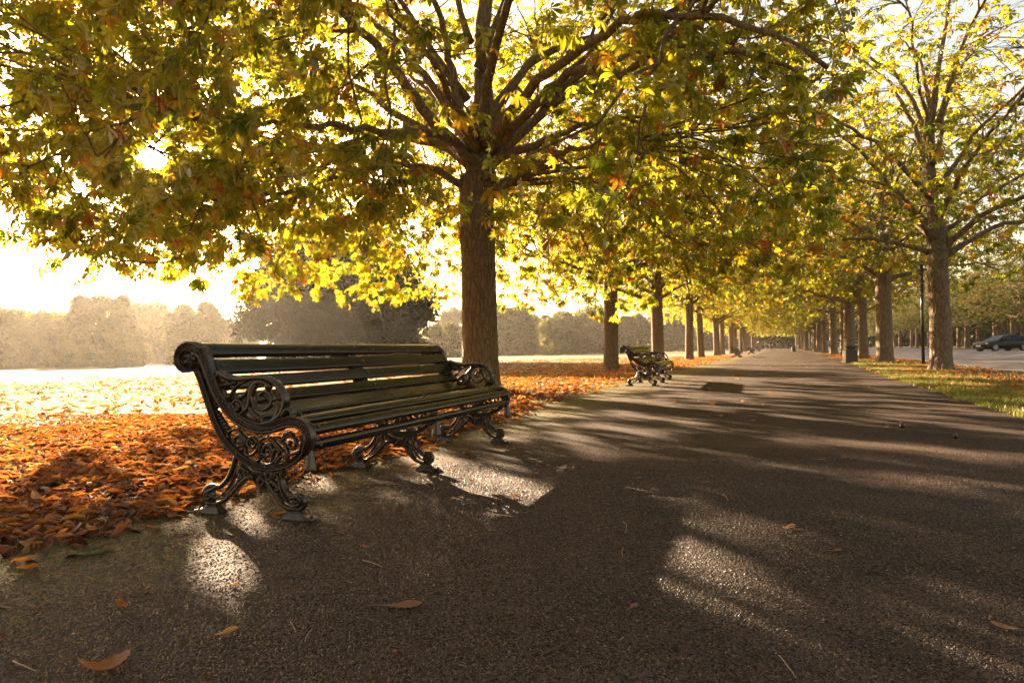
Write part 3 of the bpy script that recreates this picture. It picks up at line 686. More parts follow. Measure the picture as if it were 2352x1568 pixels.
big.limb(L([(1100,340,13.9),(1060,280,13.8),(1045,190,13.7),(1020,80,13.5),(985,-50,13.3),(950,-250,13)]), .11, .03, 10)
big.limb(L([(1105,420,13.9),(1108,330,13.95),(1112,250,14),(1112,100,14.2),(1120,-100,14.5),(1112,-330,14.5),(1125,-520,14.6)]), .27, .04, 14)
big.limb(L([(1120,345,13.8),(1200,272,13),(1290,178,12),(1350,160,11.5),(1400,182,11),(1480,142,10),(1560,128,9.2),(1700,120,8.4),(1830,160,7.6)]), .12, .022, 10)
big.limb(L([(1090,370,13.7),(1040,320,13.2),(980,300,12.5),(880,298,11.5),(760,288,10.5),(600,280,9.6),(420,260,8.8)]), .11, .02, 10)
big.limb(L([(1090,375,14),(1030,330,14.3),(900,312,15),(760,340,16),(600,372,17),(480,400,17.6)]), .12, .02, 9)
big.limb(L([(1125,370,14),(1230,332,15),(1330,290,16),(1450,272,17.2),(1560,260,18.2)]), .12, .02, 9)
big.limb(L([(1120,345,14),(1250,262,14.6),(1350,180,15),(1500,95,15.6),(1620,0,16)]), .12, .025, 9)
big.limb(L([(1095,340,13.7),(1040,235,12),(985,120,10.6),(900,0,9.2),(820,-90,8.4)]), .11, .022, 10)
big.limb(L([(1115,330,13.7),(1200,228,12),(1340,105,10.2),(1490,30,8.7),(1720,60,7.2),(1900,150,6.4)]), .12, .022, 10)
big.limb(L([(1110,330,14.2),(1180,200,16),(1230,120,17.5),(1270,80,19)]), .11, .03, 8)
big.limb(L([(1090,350,14.2),(1000,230,16),(930,170,18),(880,150,19.5)]), .11, .03, 8)
big.limb(L([(1085,330,14),(960,150,14.2),(820,20,14.6),(640,-60,15),(480,-40,15.2)]), .11, .025, 9)
big.auto_limbs(7, 4.4, 7.5, 25, 60, leader=False)
SD = np.array(SUN)
def sun_gap(p):                              # natural chink in the leaves where the sun shows
    q = p+T0-[0, 0, H]; t = q@SD; return (np.linalg.norm(q-t[:, None]*SD, axis=1) < .02+.019*t)
def too_near(p): q = p+T0-[0, 0, H]; return np.linalg.norm(q, axis=1) < 4.4
def okp(p):
    a = np.hypot(p[:, 0], p[:, 1]); front = (p[:, 1] < .6) & (np.abs(p[:, 0]-.02*p[:, 1]) < 1.2+.16*a) & (a < 7.2) & (p[:, 2] > 2.9)
    return ~too_near(p) & ~(front & (big.rg.random(len(p)) < .80))
big.reach(big.sample(300, 1.0, okp), .05, .012, 6, 7, .12, .55)
big.reach(big.sample(900, .8, okp), .022, .007, 4, 6, .08, .5)
sh = big.reach(big.sample(4600, .75, okp), .010, .004, 3, 5, .05, .5, 5)
sh += big.reach(big.sample(700, .6, lambda p: okp(p) & (p[:, 0] < -2.2) & (p[:, 1] < 3.5) & (p[:, 2] < 9)), .010, .004, 3, 5, .05, .5, 5)
def by_sun(p):
    q = p+T0-[0, 0, H]; t = q@SD; d = np.linalg.norm(q-t[:, None]*SD, axis=1); return okp(p) & (d < 1.5) & (d > .3)
sh += big.reach(big.sample(190, .3, by_sun), .010, .004, 3, 5, .05, .5, 5)
crown0 = big.leaves(sh, 9.0, TEMP_F, (.50, .95), LEAF, 'great_crown', (.37, .20), lambda p: sun_gap(p) | too_near(p))
bt = big.mb.mesh('great_trunk', BARK)
GL = 'chestnut trees of the row on the bench side of the path'
make_tree('chestnut_tree', bt, crown0, TX, TY, 0, 1, None, 'great spreading chestnut tree directly behind the nearest bench, its yellow crown overhead', GL)

# --- avenue trees: dense ones for the left row, bare-limbed ones for the right row
def avenue_proto(seed, R_, top, fork, r0, n1, n2, n3, per, limbs, e0, e1, zl, hue, kn=(), scale=(.75, 1.25), lean=(0, 0), tr=(28, 46, .05)):
    t = Tree(seed, R_, top, zl, fork, r0, lean); t.trunk(tr[0], tr[1], tr[2], kn); t.auto_limbs(limbs, None, None, e0, e1)
    t.reach(t.sample(n1, .9), .045, .012, 5, 6, .15, .55); t.reach(t.sample(n2, .7), .02, .006, 3, 5, .1, .5)
    sh = t.reach(t.sample(n3, .7), .009, .004, 3, 4, .06, .5, 4)
    return t.mb.mesh('avenue_trunk', BARK if lean == (0, 0) else BARK2), t.leaves(sh, per, TEMP_C, scale, LEAF, 'avenue_crown', hue)
zlA = lambda p: np.interp(np.hypot(p[:, 0], p[:, 1]), [0, 2, 4, 6.5], [4.7, 4.2, 3.7, 3.4])+1.5*(fbm(p*[.7, .7, 0], 2)-.45)
zlB = lambda p: np.interp(np.hypot(p[:, 0], p[:, 1]), [0, 2, 4, 6.5], [4.8, 4.2, 3.5, 3.1])+.9*(fbm(p*[.7, .7, 0]+4, 2)-.45)
PL = [avenue_proto(21, 6.4, 12.5, 4.3, .28, 150, 420, 1600, 4.6, 16, 8, 62, zlA, (.38, .2)),
      avenue_proto(22, 6.4, 12., 4.0, .30, 150, 420, 1600, 4.6, 15, 8, 62, zlA, (.42, .2)),
      avenue_proto(23, 6.3, 13., 4.5, .27, 150, 420, 1600, 4.6, 16, 10, 64, zlA, (.34, .2))]
PR = [avenue_proto(31, 6.4, 13.2, 4.4, .265, 110, 420, 1700, 3.8, 17, 18, 70, zlB, (.42, .22), [(2.9, 3.4, .3, .07), (3.4, 3.9, .16, .08), (3.75, 4.2, .2, .05)], (.7, 1.15), (.04, .02), (64, 90, .08)),
      avenue_proto(32, 6.2, 12.5, 4.0, .27, 120, 420, 1300, 4.6, 16, 16, 70, zlB, (.34, .2), [(3.2, 4., .2, .07)], (.75, 1.25), (.03, 0), (40, 60, .08)),
      avenue_proto(33, 6.0, 12.8, 4.2, .33, 120, 420, 1300, 4.6, 17, 14, 66, zlB, (.30, .2), [(3.6, 3., .2, .06)], (.75, 1.25), (-.03, 0), (40, 60, .08))]
rt = random.Random(4)
words = ['second', 'third', 'fourth', 'fifth', 'sixth', 'seventh', 'eighth', 'ninth', 'tenth']
LY = [24.6, 34.9, 45, 54.5, 64.8, 73.9, 84, 94, 104, 114, 124, 134, 145, 156, 168, 180]
LPX = [(1404, 0), (1517, 1), (1578, 2)]
for i, y in enumerate(LY):
    x = TA*y-6.08+rt.uniform(-.25, .25)
    if i == 0: x = 3.56; y = 24.6
    if i == 1: x = TA*y-6.2
    lb = ['chestnut tree standing just behind the sunlit second bench, with a plain brown trunk',
          'thick-trunked chestnut tree next beyond the one behind the sunlit second bench',
          'chestnut with a low forked limb, third trunk past the great tree behind the nearest bench'][i] if i < 3 else \
         ('%s trunk from the great tree along the bench-side row of chestnuts' % words[i] if i < 8 else 'slim far chestnut of the bench-side row, crowded in with others near the vanishing point')
    t, c = PL[i % 3]
    make_tree('chestnut_tree', t, c, x, y, rt.uniform(0, 6.28), rt.uniform(.92, 1.06), rt.uniform(.95, 1.05), lb, GL)
for y in (-8., -19.): make_tree('chestnut_tree', *PL[1], TA*y-6.08, y, 1.+y, 1., 1., 'chestnut of the bench-side row standing behind the viewer, outside the picture', GL)
for y in (-9., -20.): make_tree('chestnut_tree', *PR[2], TA*y+4.83, y, 2.+y, 1., 1., 'chestnut of the roadside row standing behind the viewer, outside the picture', 'chestnut trees of the row between the path and the road')
RY_ = [20.3, 30.2, 38.4, 45.3, 52.3, 62.7, 72.5, 82.7, 90.8, 99, 108, 116, 126, 136, 147, 158, 170, 182]
GR = 'chestnut trees of the row between the path and the road'
for i, y in enumerate(RY_):
    x = TA*y+4.83+rt.uniform(-.2, .2)
    if i == 0: x = 12.76
    lb = ['sparse-leaved chestnut with a knobbly trunk beside the tall sign pole at the right',
          'chestnut with a straight mossy trunk standing between the sign pole and the litter bin',
          'double-trunked looking chestnut immediately right of the litter bin',
          'chestnut trunk directly behind the litter bin'][i] if i < 4 else \
         ('%s trunk from the sign pole along the roadside row of chestnuts' % words[i-1] if i < 9 else 'far dark chestnut of the roadside row, crowded in with others near the vanishing point')
    t, c = PR[0] if i == 0 else PR[1+i % 2]
    make_tree('chestnut_tree', t, c, x, y, rt.uniform(0, 6.28) if i else .4, rt.uniform(.94, 1.08) if i else 1.08, rt.uniform(.95, 1.08), lb, GR)

# --- parkland trees across the meadow, the holm oak, and the trees beyond the road
def cards(rg, n, size):
    """small bent leaf sprays: two faces each"""
    T = []
    for _ in range(n):
        w_, l_, f = rg.uniform(.35, .6), rg.uniform(.8, 1.1), rg.uniform(.1, .4)
        V = np.array([(-l_*.5, 0, 0), (0, w_*.5, f*.3), (l_*.5, 0, -.1), (0, -w_*.5, f*.3)])*size
        T.append((V, np.array([(0, 2, 1), (0, 3, 2)]), np.zeros((0, 4), int)))
    return T
def round_tree(seed, R_, top, base, n, size, mat, lumps=16, trunk_r=.35, squash=1., skirt=False, hue=(.4, .22)):
    rg = np.random.default_rng(seed); mb = MB()
    tz = base+(top-base)*.5
    mb.tube([(0, 0, -.1), (.05, 0, .5), (0, .06, base*.7+.6), (0, 0, tz)], [trunk_r*1.3, trunk_r, trunk_r*.85, trunk_r*.4], 12)
    cs, rs = [], []
    for i in range(lumps):
        a = i*2.4+rg.normal(0, .3); f = (i+.5)/lumps; zz = base+(top-base)*(.18+.68*f)+rg.normal(0, .3)
        rad = R_*math.sqrt(max(.08, 1-((zz-base-(top-base)*.36)/((top-base)*.66))**2))*rg.uniform(.45, .72)
        lr = R_*rg.uniform(.30, .46)*(1-.3*f); cs.append((math.cos(a)*rad, math.sin(a)*rad, min(zz, top-lr*.75))); rs.append(lr)
        mb.tube(spline([(0, 0, base*.6+.6+(tz-base)*.5*f), (cs[-1][0]*.5, cs[-1][1]*.5, zz*.8), cs[-1]], 6), np.linspace(trunk_r*.4, .03, 6), 6)
    if skirt:
        for i in range(10):
            a = i*.628+rg.normal(0, .2); rad = R_*rg.uniform(.35, .75); lr = R_*rg.uniform(.2, .32); cs.append((math.cos(a)*rad, math.sin(a)*rad, lr*.6)); rs.append(lr)
    cs, rs = np.array(cs), np.array(rs); lumps = len(rs); w_ = rs**2/np.sum(rs**2); k = rg.choice(lumps, n, p=w_)
    d = rg.normal(0, 1, (n, 3)); d /= np.linalg.norm(d, axis=1)[:, None]; d[:, 2] = np.where(d[:, 2] < -.5, d[:, 2]*.5, d[:, 2])
    sh = rs[k]*(.40+.62*rg.random(n)**.7)*(.62+.8*fbm(d*2.6+k[:, None]*3.7, 3))
    p = cs[k]+d*sh[:, None]*[1, 1, squash]
    if skirt:
        lo = p[:, 2] < .1; p[lo, 2] = rg.uniform(.05, 1.2, lo.sum())
    kp = p[:, 2] > (.05 if skirt else base*.75); p = p[kp]; d = d[kp]; n = len(p)
    dirs = rg.normal(0, 1, (n, 3)); dirs[:, 2] -= .4
    hv = hue[0]+hue[1]*.25*rg.normal(0, 1, n)+1.3*(fbm(p*.45, 2)-.42)
    return mb.mesh('park_trunk', BARK), scatter('park_crown', cards(rg, 5, size), p, dirs, rg.uniform(.7, 1.4, n), np.clip(hv, 0, 1), mat, rg, roll=.25, upv=d)
ot, oc = round_tree(51, 8.6, 11.5, .4, 110000, .52, OAKLEAF, 34, .5, 1., True)
make_tree('holm_oak', ot, oc, P(785, 800, 60)[0], 60, 0, 1, 1, 'broad dark evergreen tree on the meadow behind the nearest bench')
PK = [round_tree(61, 6.2, 11, .9, 15000, 1.0, FARLEAF, 20, skirt=True), round_tree(62, 5.6, 12, 1.2, 15000, 1.0, FARLEAF, 18, skirt=True), round_tree(63, 6.6, 9.5, 1.1, 15000, 1.0, FARLEAF, 20, skirt=True), round_tree(64, 4.2, 7.0, .6, 7000, .8, FARLEAF, 12, .2, skirt=True)]
far = [ # photo x, photo y of the crown top, distance, prototype, label
 (-5, 702, 88, 0, 'hazy tree at the left edge of the meadow treeline'), (82, 716, 96, 2, 'low broad hazy tree, second from the left in the meadow treeline'),
 (150, 722, 150, 2, 'pale faint tree in the dip left of the tallest meadow tree'), (228, 664, 92, 1, 'tallest hazy tree of the meadow treeline, below the sun'),
 (338, 690, 125, 0, 'hazy round tree right of the tallest in the meadow treeline'), (440, 684, 100, 1, 'hazy tree with a domed top, left of the nearest bench end'),
 (512, 738, 140, 2, 'low faint tree sloping down towards the dark evergreen'), (552, 746, 165, 0, 'faint tree tucked beside the left flank of the dark evergreen'),
 (292, 768, 80, 3, 'small rounded bush-like tree standing in front of the meadow treeline'), (170, 778, 84, 3, 'small sapling standing before the meadow treeline'),
 (1012, 745, 120, 3, 'pale green tree peeping out right of the dark evergreen'), (1050, 705, 175, 0, 'hazy tree left of the great chestnut trunk, behind its base'),
 (1168, 695, 135, 0, 'hazy tree just right of the great chestnut trunk, across the meadow'), (1238, 716, 170, 1, 'hazy tree midway between the first two bench-side trunks'),
 (1302, 718, 140, 2, 'broad hazy tree far behind, left of the second bench-side trunk'), (1365, 700, 160, 0, 'hazy tree seen immediately left of the second bench-side trunk'),
 (1450, 715, 150, 1, 'far tree showing between the second trunk and the thick third trunk'), (1540, 722, 170, 2, 'far tree showing between the thick third trunk and the fork-limbed one'),
 (1625, 735, 178, 0, 'far tree at the dim end of the meadow, behind the crowded trunks')]
GM = 'hazy trees along the far side of the meadow'
for px, py, Y, k, lb in far:
    p = P(px, py, Y); z0 = float(ground_z(p[0], Y)); top = [11, 12, 9.5, 7.][k]; s_ = (p[2]-z0)/top
    t, c = PK[k]; make_tree('park_tree', t, c, p[0], Y, rt.uniform(0, 6.28), (.55+.45*s_ if s_ > .8 else .8) if k < 3 else s_*1.15, s_, lb, GM)
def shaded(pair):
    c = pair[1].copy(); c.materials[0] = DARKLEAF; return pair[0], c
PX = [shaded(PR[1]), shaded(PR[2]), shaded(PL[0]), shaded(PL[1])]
GX = 'dark trees lined up beyond the road'
nx = 0
for row, (off, y0, dy, n_) in enumerate([(26.5, 56, 9.5, 15), (37, 52, 12, 12)]):
    for i in range(n_):
        y = y0+i*dy+rt.uniform(-1.5, 1.5); x = TA*y+off/.931+rt.uniform(-1, 1)
        if x/y*F+1176 > 2460 or x/y*F+1176 < 1840: continue
        px = x/y*F+1176
        if row == 0 and px > 1990: lb = 'dark tree beyond the road, trunk about %s' % ('over the bonnet of the black car' if 2255 < px < 2330 else 'just left of the black car' if 2190 < px <= 2255 else 'behind the rear of the black car' if px >= 2330 else 'between the knobbly trunk and its mossy neighbour' if px < 2120 else 'right of the knobbly trunk')
        else: lb = 'shadowy tree in the massed foliage deep beyond the road'
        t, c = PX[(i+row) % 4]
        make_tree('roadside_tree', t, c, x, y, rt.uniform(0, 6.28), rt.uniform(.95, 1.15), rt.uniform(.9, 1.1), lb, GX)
for i in range(13):
    v_ = -46+i*9+rt.uniform(-2, 2); u_ = 236+rt.uniform(-5, 5)+(abs(v_) < 12)*4
    x, y = AV*u_+RT*v_; t, c = PK[i % 3]
    make_tree('park_tree', t, c, x, y, rt.uniform(0, 6), rt.uniform(1.0, 1.35), rt.uniform(.9, 1.2), 'dark tree in the belt that closes the view beyond the end of the avenue', 'belt of trees closing the far end')
# ------------------------------------------------------------------ fallen leaves, grass
def litter_template(rg, nu=5, nw=3):
    """a dry curled leaflet, about 1 long"""
    u = np.linspace(0, 1, nu); w_ = np.linspace(-1, 1, nw); wd = np.interp(u, [0, .2, .65, .9, 1], [.03, .10, .23, .14, .01])*rg.uniform(.8, 1.2)
    bend = rg.uniform(-2., 2.); fold = rg.uniform(-.9, 1.8); tw = rg.normal(0, .7); V = []
    for i, uu in enumerate(u):
        a = bend*(uu-.5); cx = (math.sin(a)/bend if abs(bend) > .05 else uu-.5); cz = ((1-math.cos(a))/bend if abs(bend) > .05 else 0)
        for ww in w_:
            y = ww*wd[i]*math.cos(fold*abs(ww)*.6); z = abs(ww)**1.3*wd[i]*math.sin(fold)*.8+rg.normal(0, .012)
            t = tw*(uu-.5); V.append((cx, y*math.cos(t)-z*math.sin(t), cz+y*math.sin(t)+z*math.cos(t)))
    V = np.array(V); i = (np.arange(nu-1)[:, None]*nw+np.arange(nw-1)[None]).ravel()
    return V, np.zeros((0, 3), int), np.stack([i, i+1, i+nw+1, i+nw], -1)
def scatter2(name, temps, pos, scale, val, mat, rg, tilt=.35):
    n = len(pos); a = rg.uniform(0, 6.283, n); d = np.stack([np.cos(a), np.sin(a), rg.normal(0, tilt, n)], -1)
    fixed = [(V, np.array([(0, 1, 1)]) if False else T, Q) for V, T, Q in temps]
    which = rg.integers(0, len(temps), n); X = d/np.linalg.norm(d, axis=1)[:, None]
    up = np.array([0, 0, 1.])+rg.normal(0, tilt, (n, 3)); Y = np.cross(up, X); Y /= np.linalg.norm(Y, axis=1)[:, None]; Z = np.cross(X, Y)
    Rm = np.stack([X, Y, Z], -1)*scale[:, None, None]; Vs, Qs, at, off = [], [], [], 0
    for k, (V, T, Q) in enumerate(fixed):
        s = np.where(which == k)[0]
        if not len(s): continue
        F_ = Q if len(Q) else T
        W = np.einsum('nij,vj->nvi', Rm[s], V)+pos[s][:, None]; base = (off+np.arange(len(s))*len(V))[:, None, None]
        Vs.append(W.reshape(-1, 3)); off += len(s)*len(V); Qs.append((F_[None]+base).reshape(-1, F_.shape[1])); at.append(np.repeat(val[s], len(F_)))
    return mesh_np(name, np.concatenate(Vs), [np.concatenate(Qs)], mat, attr=np.concatenate(at))
rg = np.random.default_rng(77)
def av(x, y): return (x-TA*y)*.931
def zground(x, y): return gz(x, y)
# carpet of dry leaves on the meadow side
LT = [litter_template(rg, 6, 5) for _ in range(10)]; LC = [litter_template(rg, 4, 3) for _ in range(8)]
def carpet(n, y0, y1, vl, vr, dens):
    y = rg.uniform(y0, y1, n*3); v = rg.uniform(vl, vr, n*3); x = TA*y+v/.931
    ok = rg.random(n*3) < dens(x, y, v); ok &= (x/np.maximum(y, .3)*F > -1330) & (x/np.maximum(y, .3)*F < 1330) & (y > .9); return x[ok][:n], y[ok][:n], v[ok][:n]
def d_left(x, y, v):
    e = (edge_l(y)+wob(y, 1))*.931; dist = e-v
    c = np.interp(dist, [-.35, -.10, .02, .2, 2.2, 3.6, 8, 25], [0, .16, .8, 1, 1, .6, .2, .05])
    pt = fbm(np.stack([x*.9, y*.9, x*0+3], -1), 3); return c*np.clip((pt-.26)*4, np.interp(dist, [1.5, 2.5], [.6, .12]), 1)
x, y, v = carpet(26000, .9, 9.5, -11, -2.5, d_left)
z = np.maximum(zground(x, y)+.014, .012)+.05*rg.random(len(x))*np.clip(d_left(x, y, v), 0, 1)
me = scatter2('leaf_carpet', LT, np.stack([x, y, z], -1), rg.uniform(.05, .125, len(x)), np.clip(.34+.25*rg.normal(0, 1, len(x)), 0, 1), LITTER, rg, .3)
o = kind(obj('leaf_litter', me), 'stuff'); o['label'] = 'thick drift of orange-brown fallen leaves beside the nearest bench'
x, y, v = carpet(30000, 9.5, 62, -30, -2.5, d_left)
z = zground(x, y)+.02+.02*rg.random(len(x))
me = scatter2('leaf_carpet_far', LC, np.stack([x, y, z], -1), rg.uniform(.12, .24, len(x)), np.clip(.48+.25*rg.normal(0, 1, len(x)), 0, 1), LITTER, rg, .3)
o = kind(obj('leaf_litter', me), 'stuff'); o['label'] = 'scattered orange leaves thinning out over the dry meadow'
def d_right(x, y, v):
    e = (edge_r(y)+wob(y, 9))*.931; dist = v-e; c = np.interp(dist, [-.3, 0, .2, .8, 2.6, 3.2], [0, .06, .3, 1, 1, .1])
    return c*np.clip((fbm(np.stack([x*.8, y*.8, x*0+8], -1), 3)-.30)*4, .08, 1)
x, y, v = carpet(20000, 5, 60, 2.3, 5.9, d_right)
me = scatter2('leaf_carpet_verge', LC, np.stack([x, y, zground(x, y)+.02+.025*rg.random(len(x))], -1), rg.uniform(.07, .15, len(x)), np.clip(.42+.25*rg.normal(0, 1, len(x)), 0, 1), LITTER, rg, .3)
o = kind(obj('leaf_litter', me), 'stuff'); o['label'] = 'fallen leaves strewn over the grass verge between path and road'
y = 1.5+14*rg.random(2600)**1.7; v = edge_l(y)*.931+.05+np.abs(rg.normal(0, .55, 2600)); x = TA*y+v/.931
me = scatter2('leaf_crumbs', LC, np.stack([x, y, np.full(len(x), .0085)], -1), rg.uniform(.006, .034, len(x)), np.clip(rg.normal(.2, .2, len(x)), 0, 1), LITTER, rg, .2)
o = kind(obj('leaf_crumbs', me), 'stuff'); o['label'] = 'small brown leaf crumbs and seed scraps along the bench side of the path'
# grass blades: dry straw on the meadow, green tufts at the path edges and on the verge
def blades(name, x, y, hgt, val, label):
    n = len(x); a = rg.uniform(0, 6.283, n); w_ = rg.uniform(.0016, .0034, n)*(1+y*.05); z = zground(x, y); ln = rg.uniform(.1, .8, n)*hgt; b = rg.uniform(0, 6.283, n)
    dx, dy = np.cos(a)*w_, np.sin(a)*w_; lx, ly = np.cos(b)*ln, np.sin(b)*ln
    V = np.stack([np.stack([x-dx, y-dy, z-.01], -1), np.stack([x+dx, y+dy, z-.01], -1), np.stack([x+dx*.7+lx*.35, y+dy*.7+ly*.35, z+hgt*.62], -1),
                  np.stack([x-dx*.7+lx*.35, y-dy*.7+ly*.35, z+hgt*.62], -1), np.stack([x+lx, y+ly, z+hgt], -1)], 1).reshape(-1, 3)
    i = np.arange(n)*5
    me = mesh_np(name, V, [np.stack([i+3, i+2, i+4], -1), np.stack([i, i+1, i+2, i+3], -1)], GRASSM, attr=np.concatenate([val, val]))
    o = kind(obj('grass', me), 'stuff'); o['label'] = label
def tufts(n, y0, y1, vf, per=12, spread=.09):
    y = y0+(y1-y0)*rg.random(n)**1.4; v = vf(y); x = TA*y+v/.931
    x = np.repeat(x, per)+rg.normal(0, spread, n*per); y = np.repeat(y, per)+rg.normal(0, spread, n*per); return x, y
x, y = tufts(150, 1.6, 26, lambda y: (edge_l(y)+wob(y, 1))*.931-np.abs(rg.normal(.02, .10, len(y))))
x2, y2 = tufts(330, 1.6, 14, lambda y: edge_l(y)*.931-rg.uniform(.1, 4.5, len(y)), 7, .08); x, y = np.r_[x, x2], np.r_[y, y2]
blades('edge_grass', x, y, rg.uniform(.015, .06, len(x)), np.clip(rg.normal(.5, .25, len(x)), 0, 1), 'short grass tufts along the bench-side edge of the path')
x, y = tufts(3600, 5.5, 34, lambda y: (edge_r(y)+wob(y, 9))*.931+.02+np.abs(rg.normal(0, .9, len(y))), 17, .07)
k = (av(x, y) < 5.75) & (av(x, y) > 2.3); x, y = x[k], y[k]
x2 = rg.uniform(0, 1, 900); y2 = rg.uniform(6, 26, 300); v2 = edge_r(y2)*.931+rg.uniform(.1, 2.8, 300); X2 = TA*y2+v2/.931
blades('verge_grass', np.r_[x, X2], np.r_[y, y2], np.r_[rg.uniform(.025, .10, len(x)), rg.uniform(.10, .24, 300)], np.clip(np.r_[rg.normal(.46, .22, len(x)), rg.uniform(.55, .8, 300)], 0, 1), 'green and straw coloured grass on the verge right of the path')
y = 3+27*rg.random(36000)**.8; v = (edge_l(y))*.931-rg.uniform(1.0, 22, 36000); x = TA*y+v/.931
k = (x/y*F > -1300); x, y = x[k], y[k]
blades('meadow_grass', x, y, rg.uniform(.02, .07, len(x)), np.clip(rg.normal(.74, .14, len(x)), 0, 1), 'bleached dry grass of the open meadow')

# single leaves, twigs and husks lying on the path
def lone_leaf(seed, size, mode, hue, px, py, rz, label, z=.010, group=None, tilt=0, at=None):
    r = np.random.default_rng(seed); nu, nw = 15, 9; u = np.linspace(0, 1, nu); ww = np.linspace(-1, 1, nw)
    shape = {'broad': [.02, .10, .26, .17, .01], 'long': [.02, .08, .15, .10, .01]}.get(mode[0], [.02, .10, .21, .15, .01]); wd = np.interp(u, [0, .2, .62, .88, 1], shape)
    bend, fold, tw = mode[1:]; V = []
    for i, uu in enumerate(u):
        a = bend*(uu-.5); cx = math.sin(a)/bend; cz = (1-math.cos(a))/bend
        for w_ in ww:
            e = 1+.05*math.sin(uu*46)*abs(w_); y = w_*wd[i]*e*math.cos(fold*abs(w_)*.7); zz = abs(w_)**1.2*wd[i]*math.sin(fold)*.9+.012*math.sin(uu*38+abs(w_)*3)*abs(w_)+r.normal(0, .003)
            t = tw*(uu-.5); V.append((cx, y*math.cos(t)-zz*math.sin(t), cz+y*math.sin(t)+zz*math.cos(t)))
    V = np.array(V)*size; V[:, 2] -= V[:, 2].min(); i = (np.arange(nu-1)[:, None]*nw+np.arange(nw-1)[None]).ravel()
    q = np.stack([i, i+1, i+nw+1, i+nw], -1); fv = np.full(len(q), hue)+r.normal(0, .05, len(q))
    me = mesh_np('fallen_leaf', V, [q], LITTER, attr=fv, smooth=True)
    p = at if at is not None else (lambda g: (g[0], g[1], z))(ground_at(px, py))
    o = obj('fallen_leaf', me); o.location = p; o.rotation_euler = (tilt, 0, rz)
    s0 = V[nw//2]; mb = MB(); st = np.array([s0, s0+np.array([-.15, .02, .01])*size, s0+np.array([-.34, .06+r.normal(0, .05), -.01])*size]); st[:, 2] = np.maximum(st[:, 2], .002)
    mb.tube(spline(st, 7), np.linspace(.0012, .0018, 7), 5); mb.build('leaf_stalk', STALK, o)
    return tag(o, label, 'leaf', group)
STALK = plain('leaf_stalk', (.16, .07, .03), .6)
